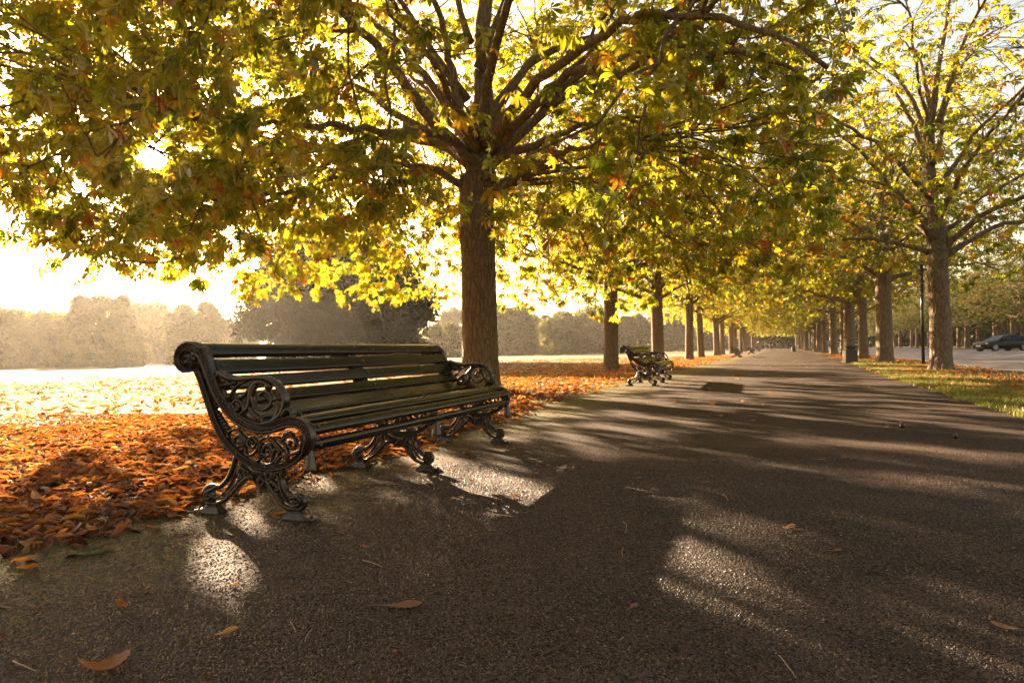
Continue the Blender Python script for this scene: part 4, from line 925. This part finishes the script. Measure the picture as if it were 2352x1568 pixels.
LEAVES = [
 (.150, ('broad', 2.2, .6, .4), .62, 240, 1546, .25, 'large bright orange curled leaf at the bottom left corner of the path'),
 (.085, ('mid', 2.6, .9, .8), .40, 282, 1402, 2.6, 'brown leaf curled over with a long stalk, above the large bright orange leaf'),
 (.098, ('long', .4, .25, .2), .22, 330, 1366, .35, 'flat dark red-brown leaf lying behind the curled brown leaf'),
 (.072, ('mid', .8, 1.3, .5), .85, 522, 1462, .8, 'pale yellow folded leaf standing up on the dark path below the bench'),
 (.125, ('broad', .3, .15, .15), .55, 925, 1397, .1, 'broad flat tan leaf in the dark foreground, tip pointing left'),
 (.045, ('mid', 1.9, .8, .3), .72, 538, 1350, .4, 'small pale curled leaf in the sunlit patch left of the bench feet'),
 (.048, ('mid', 1.2, .7, .2), .30, 836, 1261, 2.5, 'small russet leaf in the bright patch right of the nearest bench foot'),
 (.085, ('mid', .9, .5, .6), .66, 1812, 1217, .5, 'orange leaf with a raised tip in the middle of the path at the right'),
 (.060, ('long', 1.8, .9, .3), .05, 1779, 1226, 1.2, 'dark brown curled leaf touching the raised orange leaf at the right'),
 (.050, ('mid', .5, .4, .3), .50, 1455, 1400, .9, 'small orange-brown leaf on a long stalk, right of the broad tan leaf'),
 (.048, ('mid', .7, .5, .6), .62, 1921, 1270, .1, 'small orange leaf below the raised orange leaf, towards the right edge'),
 (.070, ('broad', 1.1, .5, .2), .78, 2307, 1450, 2.3, 'tan leaf with a bent corner near the right edge of the picture'),
 (.052, ('long', .5, .3, .1), .22, 1640, 1184, .1, 'thin red-brown leaf lying flat left of the raised orange leaf'),
 (.080, ('broad', 1.3, .5, .4), .58, 1178, 1146, .3, 'orange leaf with one upturned wing in front of the great trunk'),
 (.072, ('long', .6, .4, .3), .35, 1222, 1104, .1, 'flat brown leaf at the tip of the long sunlit streak'),
 (.115, ('long', .7, .5, .3), .40, 806, 1121, .2, 'long dry brown leaf between the near and middle bench supports'),
 (.050, ('mid', 1.0, .9, .3), .70, 1259, 1072, 1.1, 'small bright orange leaf standing beside the long sunlit streak'),
 (.095, ('broad', 1.0, .6, .2), .58, 948, 1073, .9, 'orange leaf propped against the middle front foot of the bench'),
 (.080, ('mid', .9, .9, .2), .60, 640, 1186, .5, 'orange leaf wedged behind the nearest front foot of the bench'),
 (.110, ('mid', 1.4, .8, .4), .28, 828, 1066, .4, 'brown ribbed leaf draped over the middle rear foot of the bench'),
 (.105, ('long', .4, .2, .2), .45, 1040, 1021, .0, 'flat brown leaf on the moss before the far bench support'),
 (.100, ('broad', 1.1, .6, .5), .66, 1728, 969, .1, 'folded orange leaf in the sun in the middle of the path'),
 (.075, ('mid', 1.1, .7, .5), .92, 1656, 957, .5, 'pale cream leaf on its own in the sunlit streaks of the path'),
 (.065, ('mid', 1.2, .8, .5), .62, 1681, 993, 1.6, 'small upright orange leaf just below the pale cream leaf'),
 (.085, ('long', .6, .4, .2), .50, 1885, 1058, .1, 'flat orange leaf on the dark middle of the path, far right of the bench'),
 (.080, ('mid', .5, .3, .2), .35, 1936, 1055, .3, 'dull brown leaf close to the flat orange one at mid right'),
 (.060, ('long', .7, .4, .2), .45, 1505, 1047, .1, 'small rust leaf lying in shade between two sunlit streaks'),
 (.065, ('long', .7, .4, .2), .25, 1464, 1101, .2, 'dark red leaf at the broken end of a sunlit streak'),
 (.070, ('long', .5, .4, .2), .35, 1618, 1111, .1, 'thin flat russet leaf on shaded asphalt right of the dark red leaf'),
 (.075, ('mid', .9, .6, .2), .62, 2035, 983, .2, 'orange leaf near the right side of the path below the verge'),
 (.060, ('mid', .9, .6, .2), .30, 1262, 968, .2, 'brown leaf at the sunlit path edge beyond the bench'),
 (.070, ('mid', .9, .6, .2), .66, 2122, 920, .2, 'orange leaf by the grass edge on the right side of the path'),
]
for i, (sz, md, hu, px, py, rz, lb) in enumerate(LEAVES): lone_leaf(100+i, sz, md, hu, px, py, rz, lb)
def on_bench(x, y, z): return Matrix.Translation(b1.location) @ Matrix.Rotation(BENCH_RZ, 4, 'Z') @ Vector((x, y, z))
lone_leaf(160, .085, ('mid', 1.0, 1.0, .3), .45, 0, 0, 1.2, 'brown leaf caught upright on the seat of the nearest bench against its back', at=on_bench(1.72, .27, .502), tilt=.5)
lone_leaf(161, .085, ('mid', .9, .9, .3), .35, 0, 0, .4, 'brown leaf lying by the far armrest of the nearest bench', at=on_bench(2.55, .24, .498), tilt=.4)
GS = 'small leaves scattered over the far half of the path'
proto = None
for i in range(110):
    Y = 9+42*rg.random()**1.2; v = rg.uniform(edge_l(Y)*.931+.15, edge_r(Y)*.931-.15); X = TA*Y+v/.931
    if proto is None or i % 9 == 0: proto = lone_leaf(300+i, .10, ('mid', rg.uniform(.6, 2), rg.uniform(.4, 1.), rg.normal(0, .5)), rg.uniform(.3, .95), 0, 0, 0, 'small dry leaf among the many scattered on the sun-striped far half of the path', at=(X, Y, .010), group=GS); o = proto
    else: o = copy_tree(proto); o.location = (X, Y, .010)
    o.rotation_euler = (0, 0, rg.uniform(0, 6.28)); s_ = rg.uniform(.7, 1.4); o.scale = (s_, s_, s_)
TWIG = plain('twig_bark', (.10, .055, .035), .8); PALE = plain('pale_stalk', (.34, .22, .13), .7); MOSSY = plain('mossy_stick', (.075, .085, .02), .9, .2, 0, .4, 40)
def twig(pts, r, mat, label, cat='twig', bow=.0):
    g = np.array([ground_at(*p) for p in pts]); g[:, 2] = .006+r*.8; g -= 0
    if bow: g[len(g)//2, 2] += bow
    c = g.mean(0); mb = MB(); q = spline(g-c, 10); n = len(q); mb.tube(q+np.random.default_rng(int(pts[0][0])).normal(0, r*.3, (n, 3))*[1, 1, .3], np.linspace(r, r*.6, n), 6)
    o = mb.build('twig', mat); o.location = c; tag(o, label, cat)
twig([(162, 1273), (180, 1280), (210, 1279), (241, 1274)], .0085, MOSSY, 'short green mossy stick on the path at the lower left', 'stick')
twig([(1243, 1511), (1275, 1494), (1306, 1478)], .0026, TWIG, 'straight brown twig in the dark foreground, bottom centre')
twig([(30, 1524), (52, 1539), (86, 1546)], .0022, PALE, 'pale curved leaf stalk in the bottom left corner', 'stalk', .006)
twig([(668, 1432), (673, 1444), (680, 1456)], .0014, PALE, 'thin pale stalk right of the yellow folded leaf', 'stalk', .006)
twig([(716, 1451), (709, 1464), (700, 1477)], .0014, PALE, 'thin slanting stalk right of the thin pale stalk', 'stalk', .006)
twig([(1431, 1200), (1440, 1212), (1436, 1226)], .0018, PALE, 'hooked pale stalk in the middle of the dark path', 'stalk', .004)
twig([(1432, 1262), (1429, 1272), (1430, 1284)], .0018, PALE, 'short pale stalk below the hooked one', 'stalk', .004)
twig([(1422, 1248), (1440, 1238), (1452, 1228)], .0020, TWIG, 'thin brown twig beside the hooked pale stalk')
twig([(1480, 1258), (1525, 1254), (1545, 1250)], .0022, TWIG, 'long straight twig on the shaded middle of the path')
twig([(1945, 1302), (1985, 1303), (2022, 1299)], .0024, TWIG, 'dark straight twig at lower right, beneath the small orange leaf')
twig([(1660, 1137), (1668, 1143), (1673, 1152)], .0020, PALE, 'pale twig crossing the edge of a sunlit streak', 'twig')
twig([(1790, 1510), (1802, 1528), (1830, 1562)], .0018, PALE, 'pale stalk running off the bottom edge right of centre', 'stalk', .004)
twig([(835, 1290), (862, 1300), (880, 1306)], .0016, PALE, 'thin stalk lying across the bright patch below the bench', 'stalk', .003)
twig([(2040, 968), (2062, 968), (2072, 972)], .006, TWIG, 'short dark stick on the right half of the path', 'stick')
twig([(905, 1046), (940, 1040), (985, 1036)], .0022, PALE, 'long pale stalk under the far half of the nearest bench', 'stalk', .004)
HUSK = plain('conker_husk', (.16, .055, .022), .7, .3, 0, .5, 60); CONK = plain('conker', (.045, .012, .006), .25, .5)
def nut(px, py, r, mat, label):
    g = ground_at(px, py); mb = MB(); mb.ball((0, 0, r*.9), (r, r*.95, r*.9), 14, 10); o = mb.build('conker', mat); o.location = (g[0], g[1], .004); tag(o, label, 'conker')
    if mat is HUSK:
        m2 = MB()
        for k in range(26):
            a, e = k*2.4, math.asin(-.3+1.28*(k+.5)/26); d = np.array([math.cos(e)*math.cos(a), math.cos(e)*math.sin(a), math.sin(e)]); m2.tube([d*r*.85+[0, 0, r*.9], d*r*1.12+[0, 0, r*.9], d*r*1.32+[0, 0, r*.9]], [r*.10, r*.06, .0003], 5)
        m2.build('spines', mat, o)
nut(1076, 1046, .021, HUSK, 'brown conker husk with its shadow on the mossy path before the bench')
nut(2073, 984, .026, CONK, 'dark conker on the path towards the right verge')
nut(2195, 1008, .020, CONK, 'dark conker close to the right edge of the picture')

# ------------------------------------------------------------------ litter bins
BINM = plain('bin_panel', (.035, .024, .018), .45, .5); BINB = plain('bin_band', (.13, .075, .045), .55, .4); BIND = plain('bin_dark', (.012, .010, .009), .5); LETTER = plain('bin_lettering', (.45, .36, .25), .6)
def litter_bin():
    r = empty('litter_bin'); mb = MB()
    mb.box((0, 0, .30), (.50, .50, .56), .02); body = mb.build('body', BINM, r, False)
    for dx in (-.252, .252):
        m2 = MB(); m2.box((dx, 0, .30), (.008, .40, .46), .003); m2.build('side_panel', BINM, body, False)
    for dy in (-.252, .252):
        m2 = MB(); m2.box((0, dy, .30), (.40, .008, .46), .003); m2.build('side_panel', BINM, body, False)
    m2 = MB(); m2.box((0, 0, .045), (.54, .54, .05), .01); m2.box((0, 0, .012), (.46, .46, .03), .006); m2.build('plinth', BIND, r, False)
    m2 = MB()
    for sx in (-1, 1):
        for sy in (-1, 1): m2.box((sx*.225, sy*.225, .645), (.07, .07, .14), .008)
    m2.box((0, 0, .59), (.52, .52, .03), .006); m2.build('corner_posts', BINB, r, False)
    m2 = MB(); m2.box((0, 0, .64), (.36, .36, .11), .01); m2.build('liner', BIND, r, False)
    m2 = MB(); m2.box((0, 0, .728), (.57, .57, .03), .012); m2.box((0, 0, .749), (.44, .44, .016), .008); m2.build('lid', BIND, r, False)
    m2 = MB()
    for sx in (-1, 1):
        for sy in (-1, 1):
            for k in (-1, 0, 1): m2.box((sx*.225+k*.018, sy*.2625, .655), (.009, .006, .055), .001); m2.box((sx*.2625, sy*.225+k*.018, .655), (.006, .009, .055), .001)
    m2.build('lettering', LETTER, r, False); return r
bn = litter_bin(); bn.location = (15.0, 30.3, 0); bn.rotation_euler = (0, 0, math.radians(-8)); tag(bn, 'square brown litter bin with a flat lid on the leafy verge', 'bin', 'litter bins on the verge')
c = copy_tree(bn); c.location = (P(1823, 800, 100)[0], 100, 0); tag(c, 'tiny dark litter bin far along the right edge of the path', 'bin', 'litter bins on the verge')

# ------------------------------------------------------------------ sign pole
POLE = plain('pole_paint', (.022, .02, .018), .35, .5); SIGNM = plain('sign_plate', (.70, .66, .60), .3, .5, .0, .05); STEEL = plain('clip_steel', (.55, .5, .45), .3, .5, .8, .1)
sp = empty('sign_pole', (float(P(2121, 838, 25.5)[0]), 25.5, 0)); tag(sp, 'tall dark pole with a small edge-on white sign beside the knobbly trunk', 'sign pole')
mb = MB(); mb.tube([(0, 0, -.05), (0, 0, 3.72)], .057, 16); mb.tube([(0, 0, 3.72), (0, 0, 3.75)], [.060, .045], 16); mb.build('pole', POLE, sp)
mb = MB(); mb.tube([(0, 0, 0), (0, 0, .03), (0, 0, .05)], [.085, .08, .058], 16); mb.build('base_collar', POLE, sp)
sg = MB(); sg.box((.19, .045, 2.86), (.012, .34, .66), .002, rz=-.35); sgo = sg.build('sign', SIGNM, sp, False)
mb = MB()
for zz in (2.66, 3.06): mb.tube([(.058*math.cos(a), .058*math.sin(a), zz) for a in np.linspace(0, 2*math.pi, 17)], .007, 6); mb.tube([(.05, .01, zz), (.185, .045, zz)], .009, 6)
mb.build('clip', STEEL, sp)

# ------------------------------------------------------------------ cars
TYRE = plain('tyre_rubber', (.012, .012, .012), .85, .2); RIM = plain('alloy', (.55, .54, .52), .3, .5, .7, .08); GLASS = M_('car_glass'); GLASS.set((.006, .008, .007), .12, None, .18); GLASS = GLASS.m
LAMP = plain('lamp_lens', (.62, .64, .66), .12, .6, 0, .1); REDL = plain('tail_lens', (.35, .02, .015), .2, .6, 0, .1); PLATE = plain('number_plate', (.75, .75, .72), .4, .4, 0, .05); TRIM = plain('car_trim', (.010, .010, .010), .5)
def paint(name, c): m = M_(name); m.set(c, .35, None, .2, 0, .08); m.b.inputs['Coat Roughness'].default_value = .05; return m.m
def car(body_mat):
    """estate car, nose towards -x, 4.6 long"""
    r = empty('parked_car')
    st = [ # x, half width, sill z, belt z, shoulder z(top of body), roof z or 0, roof half width
      (-2.30, .62, .38, .55, .62), (-2.22, .76, .24, .58, .70), (-2.0, .85, .20, .62, .78), (-1.6, .89, .20, .66, .84), (-1.0, .90, .20, .70, .93), (-.5, .91, .20, .72, .96),
      (.4, .91, .20, .74, .97), (1.2, .91, .20, .76, .98), (1.8, .89, .22, .78, .99), (2.12, .84, .26, .78, .98), (2.26, .76, .34, .72, .92), (2.30, .66, .42, .66, .82)]
    R = []
    for x, hw, z0, zb, zt in st:
        R.append([(x, -hw*.92, z0), (x, -hw, z0+.10), (x, -hw, zb), (x, -hw*.95, zt-.05), (x, -hw*.86, zt), (x, -hw*.4, zt+.03), (x, 0, zt+.035), (x, hw*.4, zt+.03), (x, hw*.86, zt), (x, hw*.95, zt-.05), (x, hw, zb), (x, hw, z0+.10), (x, hw*.92, z0), (x, 0, z0-.02)])
    mb = MB(); mb.loft(R); body = mb.build('body', body_mat, r)
    gh = [(-.98, .90, .90), (-.55, 1.16, .80), (-.2, 1.36, .70), (.3, 1.44, .66), (1.0, 1.44, .65), (1.6, 1.38, .63), (1.95, 1.16, .68), (2.18, .95, .76)]
    R = [[(x, -w_-(.06 if z > 1 else 0)*1.4, .90), (x, -w_, max(.92, z-.05)), (x, -w_*.75, z), (x, 0, z+.015), (x, w_*.75, z), (x, w_, max(.92, z-.05)), (x, w_+(.06 if z > 1 else 0)*1.4, .90)] for x, z, w_ in gh]
    mb = MB(); mb.loft(R); mb.build('cabin', body_mat, r)
    for s_ in (-1, 1):
        for pts in ([(-.62, 1.00), (-.12, 1.32), (.34, 1.36), (.34, 1.01)], [(.42, 1.01), (.42, 1.36), (1.1, 1.36), (1.22, 1.02)], [(1.30, 1.03), (1.20, 1.35), (1.50, 1.32), (1.80, 1.08)]):
            mb = MB(); V = [(x, s_*(.80-(z-.98)*.22+.03+.006*k), z) for k in (0, 1) for x, z in pts]; mb.add(V, [(0, 1, 2, 3), (7, 6, 5, 4), (0, 4, 5, 1), (1, 5, 6, 2), (2, 6, 7, 3), (3, 7, 4, 0)]); mb.build('side_window', GLASS, body, False)
    mb = MB(); V = [(-.97, -.74, .96), (-.97, .74, .96), (-.25, .62, 1.37), (-.25, -.62, 1.37)]; V += [(x-.012, y, z+.012) for x, y, z in V]; mb.add(V, [(0, 1, 2, 3), (7, 6, 5, 4), (0, 4, 5, 1), (1, 5, 6, 2), (2, 6, 7, 3), (3, 7, 4, 0)]); mb.build('windscreen', GLASS, body, False)
    for x in (-1.40, 1.42):
        for s_ in (-1, 1):
            a = np.arange(28)*2*np.pi/28; c = np.array([x, s_*.80, .315]); ring = lambda rr, y: np.stack([c[0]+np.cos(a)*rr, np.full(28, c[1]+s_*y), c[2]+np.sin(a)*rr], -1)
            mb = MB(); mb.loft([ring(.36, -.06), ring(.36, .112), ring(.345, .116)]); mb.build('wheel_arch', TRIM, body)
            mb = MB(); mb.loft([ring(.26, -.09), ring(.31, -.08), ring(.315, -.06), ring(.315, .10), ring(.30, .128), ring(.225, .13)]); wh = mb.build('wheel', TYRE, r)
            mb = MB(); mb.loft([ring(.225, .118), ring(.222, .136), ring(.195, .136), ring(.19, .10)], cap=False)
            for k in range(5):
                t_ = k*2*np.pi/5; d = np.array([math.cos(t_), 0, math.sin(t_)]); mb.tube([c+[0, s_*.125, 0]+d*.03, c+[0, s_*.13, 0]+d*.20], [.035, .024], 6)
            mb.ball(c+[0, s_*.125, 0], (.045, .02, .045)); mb.build('rim', RIM, wh)
    for s_ in (-1, 1):
        mb = MB(); mb.ball((-2.06, s_*.69, .665), (.20, .14, .075), 10, 6); mb.build('headlight', LAMP, body)
        mb = MB(); mb.ball((2.20, s_*.70, .80), (.10, .13, .10), 10, 6); mb.build('tail_light', REDL, body)
        mb = MB(); mb.ball((-.62, s_*.98, 1.0), (.07, .10, .07), 8, 6); mb.build('wing_mirror', body_mat, body)
    mb = MB(); mb.box((-2.315, 0, .47), (.015, .52, .11), .003); mb.build('number_plate', PLATE, body, False)
    mb = MB(); mb.box((-2.285, 0, .56), (.04, .78, .10), .01); mb.box((-2.255, 0, .31), (.06, 1.1, .09), .015); mb.build('grille', TRIM, body, False)
    for s_ in (-1, 1): mb = MB(); mb.tube([(-.1, s_*.60, 1.44), (.1, s_*.60, 1.475), (1.4, s_*.58, 1.45), (1.55, s_*.58, 1.41)], .016, 6); mb.build('roof_rail', TRIM, body)
    return r
cblack = car(paint('black_paint', (.006, .006, .007))); cx = P(2265, 806, 62)[0]
cblack.location = (cx+1.40, 62, .02); cblack.rotation_euler = (0, 0, math.radians(7)); tag(cblack, 'black estate car parked beyond the road at the right edge', 'car', 'cars along the road')
def repaint(o, mat, src):
    for ch in o.children_recursive:
        if ch.type == 'MESH' and ch.data.materials and ch.data.materials[0].name == src: ch.data = ch.data.copy(); ch.data.materials[0] = mat
c = copy_tree(cblack); repaint(c, paint('blue_paint', (.03, .22, .42)), 'black_paint'); c.location = (P(1922, 794, 149)[0], 149, .02); c.rotation_euler = (0, 0, math.radians(70)); tag(c, 'small bright blue car far off, between two roadside trunks', 'car', 'cars along the road')
c = copy_tree(cblack); repaint(c, paint('grey_paint', (.10, .12, .14)), 'black_paint'); c.location = (P(1968, 794, 128)[0], 128, .02); c.rotation_euler = (0, 0, math.radians(70)); tag(c, 'grey car far off, mostly hidden behind the trunk right of the litter bin', 'car', 'cars along the road')

# ------------------------------------------------------------------ people
SKIN = plain('skin', (.42, .24, .17), .6); HAIR = plain('hair', (.03, .02, .015), .7); DARKC = plain('dark_cloth', (.012, .012, .014), .8); GREENC = plain('green_cloth', (.05, .38, .16), .7); HIVIS = plain('hi_vis_cloth', (.45, .60, .05), .7); NAVYC = plain('navy_cloth', (.02, .025, .05), .8)
def person(joints, shirt, trousers, bare_leg_z, sleeve, label, loc, rz, hairm=HAIR):
    """one skinned body; joints: name -> (x, y, z), x right, y forward"""
    J = dict(pelvis=(0, 0, .93), waist=(0, .01, 1.08), chest=(0, .01, 1.30), neck=(0, .01, 1.48), head0=(0, .02, 1.56), head1=(0, .03, 1.66), top=(0, .01, 1.74),
             hl=(-.09, 0, .90), hr=(.09, 0, .90), kl=(-.10, .03, .50), kr=(.10, .03, .50), al=(-.10, 0, .09), ar=(.10, 0, .09), tl=(-.11, .15, .035), tr=(.11, .15, .035),
             sl=(-.18, 0, 1.42), sr=(.18, 0, 1.42), el=(-.23, -.02, 1.15), er=(.23, -.02, 1.15), wl=(-.22, .06, .92), wr=(.22, .06, .92), fl=(-.22, .09, .80), fr=(.22, .09, .80)); J.update(joints)
    RD = dict(pelvis=(.15, .11), waist=(.13, .10), chest=(.16, .11), neck=(.055, .055), head0=(.075, .085), head1=(.085, .10), top=(.045, .05), hl=(.09, .09), hr=(.09, .09), kl=(.06, .06), kr=(.06, .06), al=(.042, .045), ar=(.042, .045), tl=(.035, .03), tr=(.035, .03),
              sl=(.065, .065), sr=(.065, .065), el=(.043, .043), er=(.043, .043), wl=(.03, .03), wr=(.03, .03), fl=(.02, .03), fr=(.02, .03))
    E = [('pelvis', 'waist'), ('waist', 'chest'), ('chest', 'neck'), ('neck', 'head0'), ('head0', 'head1'), ('head1', 'top')]
    for s_ in 'lr': E += [('pelvis', 'h'+s_), ('h'+s_, 'k'+s_), ('k'+s_, 'a'+s_), ('a'+s_, 't'+s_), ('chest', 's'+s_), ('s'+s_, 'e'+s_), ('e'+s_, 'w'+s_), ('w'+s_, 'f'+s_)]
    names = list(J); me = bpy.data.meshes.new('body_cage'); me.from_pydata([J[n] for n in names], [(names.index(a), names.index(b)) for a, b in E], [])
    o = bpy.data.objects.new('person', me); link(o); o.modifiers.new('skin', 'SKIN'); sv = me.skin_vertices[0].data
    for i, n in enumerate(names): sv[i].radius = RD[n]
    for i in range(len(names)): sv[i].use_root = (names[i] == 'pelvis')
    sb = o.modifiers.new('sub', 'SUBSURF'); sb.levels = sb.render_levels = 1
    bpy.context.view_layer.update(); bm_ = bpy.data.meshes.new_from_object(o.evaluated_get(bpy.context.evaluated_depsgraph_get())); bpy.data.objects.remove(o)
    bm_.materials.clear()
    for m_ in (SKIN, shirt, trousers, DARKC): bm_.materials.append(m_)
    for p in bm_.polygons:
        c = p.center; arm_ = abs(c.x) > .165 and c.z > .75
        p.material_index = 0 if c.z > J['neck'][2] or (arm_ and c.z < sleeve) else 3 if c.z < J['al'][2]+.02 and c.z < .14 else 0 if c.z < bare_leg_z else 2 if c.z < J['waist'][2]-.06 and not arm_ else 1
        p.use_smooth = True
    r = obj('person', bm_); r.location = loc; r.rotation_euler = (0, 0, rz)
    hx, hy, hz = J['head1']; mb = MB(); mb.ball((hx, hy-.022, hz+.028), (.088, .10, .092), 14, 10); mb.build('hair', hairm, r)
    return tag(r, label, 'person')
pw = P(1771, 806, 108)
person(dict(kl=(-.09, .16, .52), al=(-.09, .10, .10), tl=(-.09, .25, .06), kr=(.09, .02, .49), ar=(.09, -.22, .14), tr=(.09, -.10, .04), el=(-.24, -.10, 1.16), wl=(-.23, -.02, .94), er=(.24, .04, 1.16), wr=(.22, .20, .98), fr=(.21, .27, .90), fl=(-.22, .03, .83)),
       DARKC, DARKC, .48, 1.22, 'person in dark top and shorts walking down the middle of the far path', (pw[0], 108, .004), 2.8)
pw = P(1759, 806, 128)
person(dict(pelvis=(0, 0, .93)), GREENC, DARKC, .55, 1.25, 'person in a bright green top beside the far benches', (pw[0], 128, .004), 3.0)
# cyclist on the road
pw = P(1999, 798, 152)
bk = empty('bicycle', (pw[0], 152, .01), math.radians(160)); tag(bk, 'bicycle ridden along the road, seen through the roadside trunks', 'bicycle')
for yy in (-.52, .52):
    mb = MB(); mb.tube([(0, yy+.33*math.cos(a), .34+.33*math.sin(a)) for a in np.linspace(0, 2*math.pi, 25)], .017, 6); wh = mb.build('wheel', TYRE, bk)
    mb = MB()
    for k in range(8): mb.tube([(0, yy, .34), (0, yy+.32*math.cos(k*.785), .34+.32*math.sin(k*.785))], .003, 4)
    mb.build('spokes', STEEL, wh)
mb = MB()
for a, b in (((0, -.52, .34), (0, -.05, .30)), ((0, -.05, .30), (0, -.18, .86)), ((0, -.18, .80), (0, .38, .82)), ((0, -.05, .30), (0, .40, .72)), ((0, -.52, .34), (0, -.17, .78)), ((0, .52, .34), (0, .37, .92))): mb.tube([a, b], .018, 6)
mb.build('frame', DARKC, bk)
mb = MB(); mb.tube([(-.28, .40, .98), (0, .42, .96), (.28, .40, .98)], .014, 6); mb.tube([(0, .37, .9), (0, .42, .96)], .016, 6); mb.build('handlebar', DARKC, bk)
mb = MB(); mb.ball((0, -.20, .90), (.07, .13, .03)); mb.build('saddle', DARKC, bk)
mb = MB(); mb.tube([(-.14, .06, .22), (0, -.05, .30), (.14, -.16, .40)], .012, 5); mb.build('pedals', STEEL, bk)
person(dict(pelvis=(0, -.18, .98), waist=(0, -.10, 1.12), chest=(0, .08, 1.30), neck=(0, .17, 1.45), head0=(0, .21, 1.52), head1=(0, .25, 1.61), top=(0, .24, 1.70), hl=(-.09, -.15, .96), hr=(.09, -.15, .96), kl=(-.10, .18, .66), kr=(.10, .12, .78), al=(-.12, .03, .27), ar=(.12, -.14, .46), tl=(-.12, .14, .23), tr=(.12, -.02, .43),
            sl=(-.17, .10, 1.40), sr=(.17, .10, 1.40), el=(-.24, .22, 1.18), er=(.24, .22, 1.18), wl=(-.24, .38, 1.02), wr=(.24, .38, 1.02), fl=(-.24, .43, 1.0), fr=(.24, .43, 1.0)),
       HIVIS, NAVYC, .2, 1.0, 'cyclist in dark clothes and hi-vis sleeves riding on the far road', (pw[0], 152, .01), math.radians(160))

# ------------------------------------------------------------------ far house behind the roadside trunks
WALLM = plain('house_render', (.72, .70, .66), .8, .2, 0, .06); BRICK = plain('house_brick', (.34, .15, .09), .85, .2, 0, .25, 3); SLATE = plain('slate_roof', (.09, .09, .10), .6); PANE = plain('window_pane', (.03, .04, .05), .1, .5); FRAME = plain('window_frame', (.75, .74, .70), .6, .3, 0, .05)
hp = P(1905, 800, 215); hs = empty('house', (hp[0], 215, 0), -.35); tag(hs, 'white and red-brick house glimpsed far off between the roadside trunks', 'house')
mb = MB(); mb.box((0, 0, 4.0), (14, 9, 8.0), .02); hw_ = mb.build('wall', WALLM, hs, False)
mb = MB(); mb.box((7.6, -.1, 3.6), (1.2+6, 8.4, 7.2), .02); mb.build('brick_wing', BRICK, hs, False)
mb = MB(); rr = [[(x, -5, 8.0), (x, 0, 11.0), (x, 5, 8.0)] for x in (-7.3, 7.3)]; mb.loft(rr); rf = mb.build('roof', SLATE, hs, False)
mb = MB(); mb.box((4.5, 0, 11.2), (1.0, 1.4, 2.2), .03); mb.box((-5, 0, 11.2), (1.0, 1.4, 2.2), .03); mb.build('chimney', BRICK, rf, False)
for x in (-5, -2.2, .6, 3.2):
    for zz in (2.2, 5.6):
        mb = MB(); mb.box((x, -4.53, zz), (1.3, .12, 1.9), .01); f_ = mb.build('window', FRAME, hw_, False)
        mb = MB(); mb.box((x, -4.60, zz), (1.1, .04, 1.7), .005); mb.build('pane', PANE, f_, False)

# ------------------------------------------------------------------ morning haze
HM = bpy.data.materials.new('haze_air'); HM.use_nodes = True; t_ = HM.node_tree; t_.nodes.remove(t_.nodes['Principled BSDF'])
pv = t_.nodes.new('ShaderNodeVolumePrincipled'); pv.inputs['Color'].default_value = (.96, .90, .82, 1); pv.inputs['Density'].default_value = HAZE_D; pv.inputs['Anisotropy'].default_value = HAZE_G
t_.links.new(pv.outputs[0], t_.nodes['Material Output'].inputs['Volume'])
x0, x1, y0, y1, z0, z1 = -960, 960, -60, 1260, -5.0, 22
V = [(x, y, z) for z in (z0, z1) for x, y in ((x0, y0), (x1, y0), (x1, y1), (x0, y1))]
kind(obj('haze', mesh_np('haze', V, [[(3, 2, 1, 0), (4, 5, 6, 7), (0, 1, 5, 4), (1, 2, 6, 5), (2, 3, 7, 6), (3, 0, 4, 7)]], HM)), 'stuff')
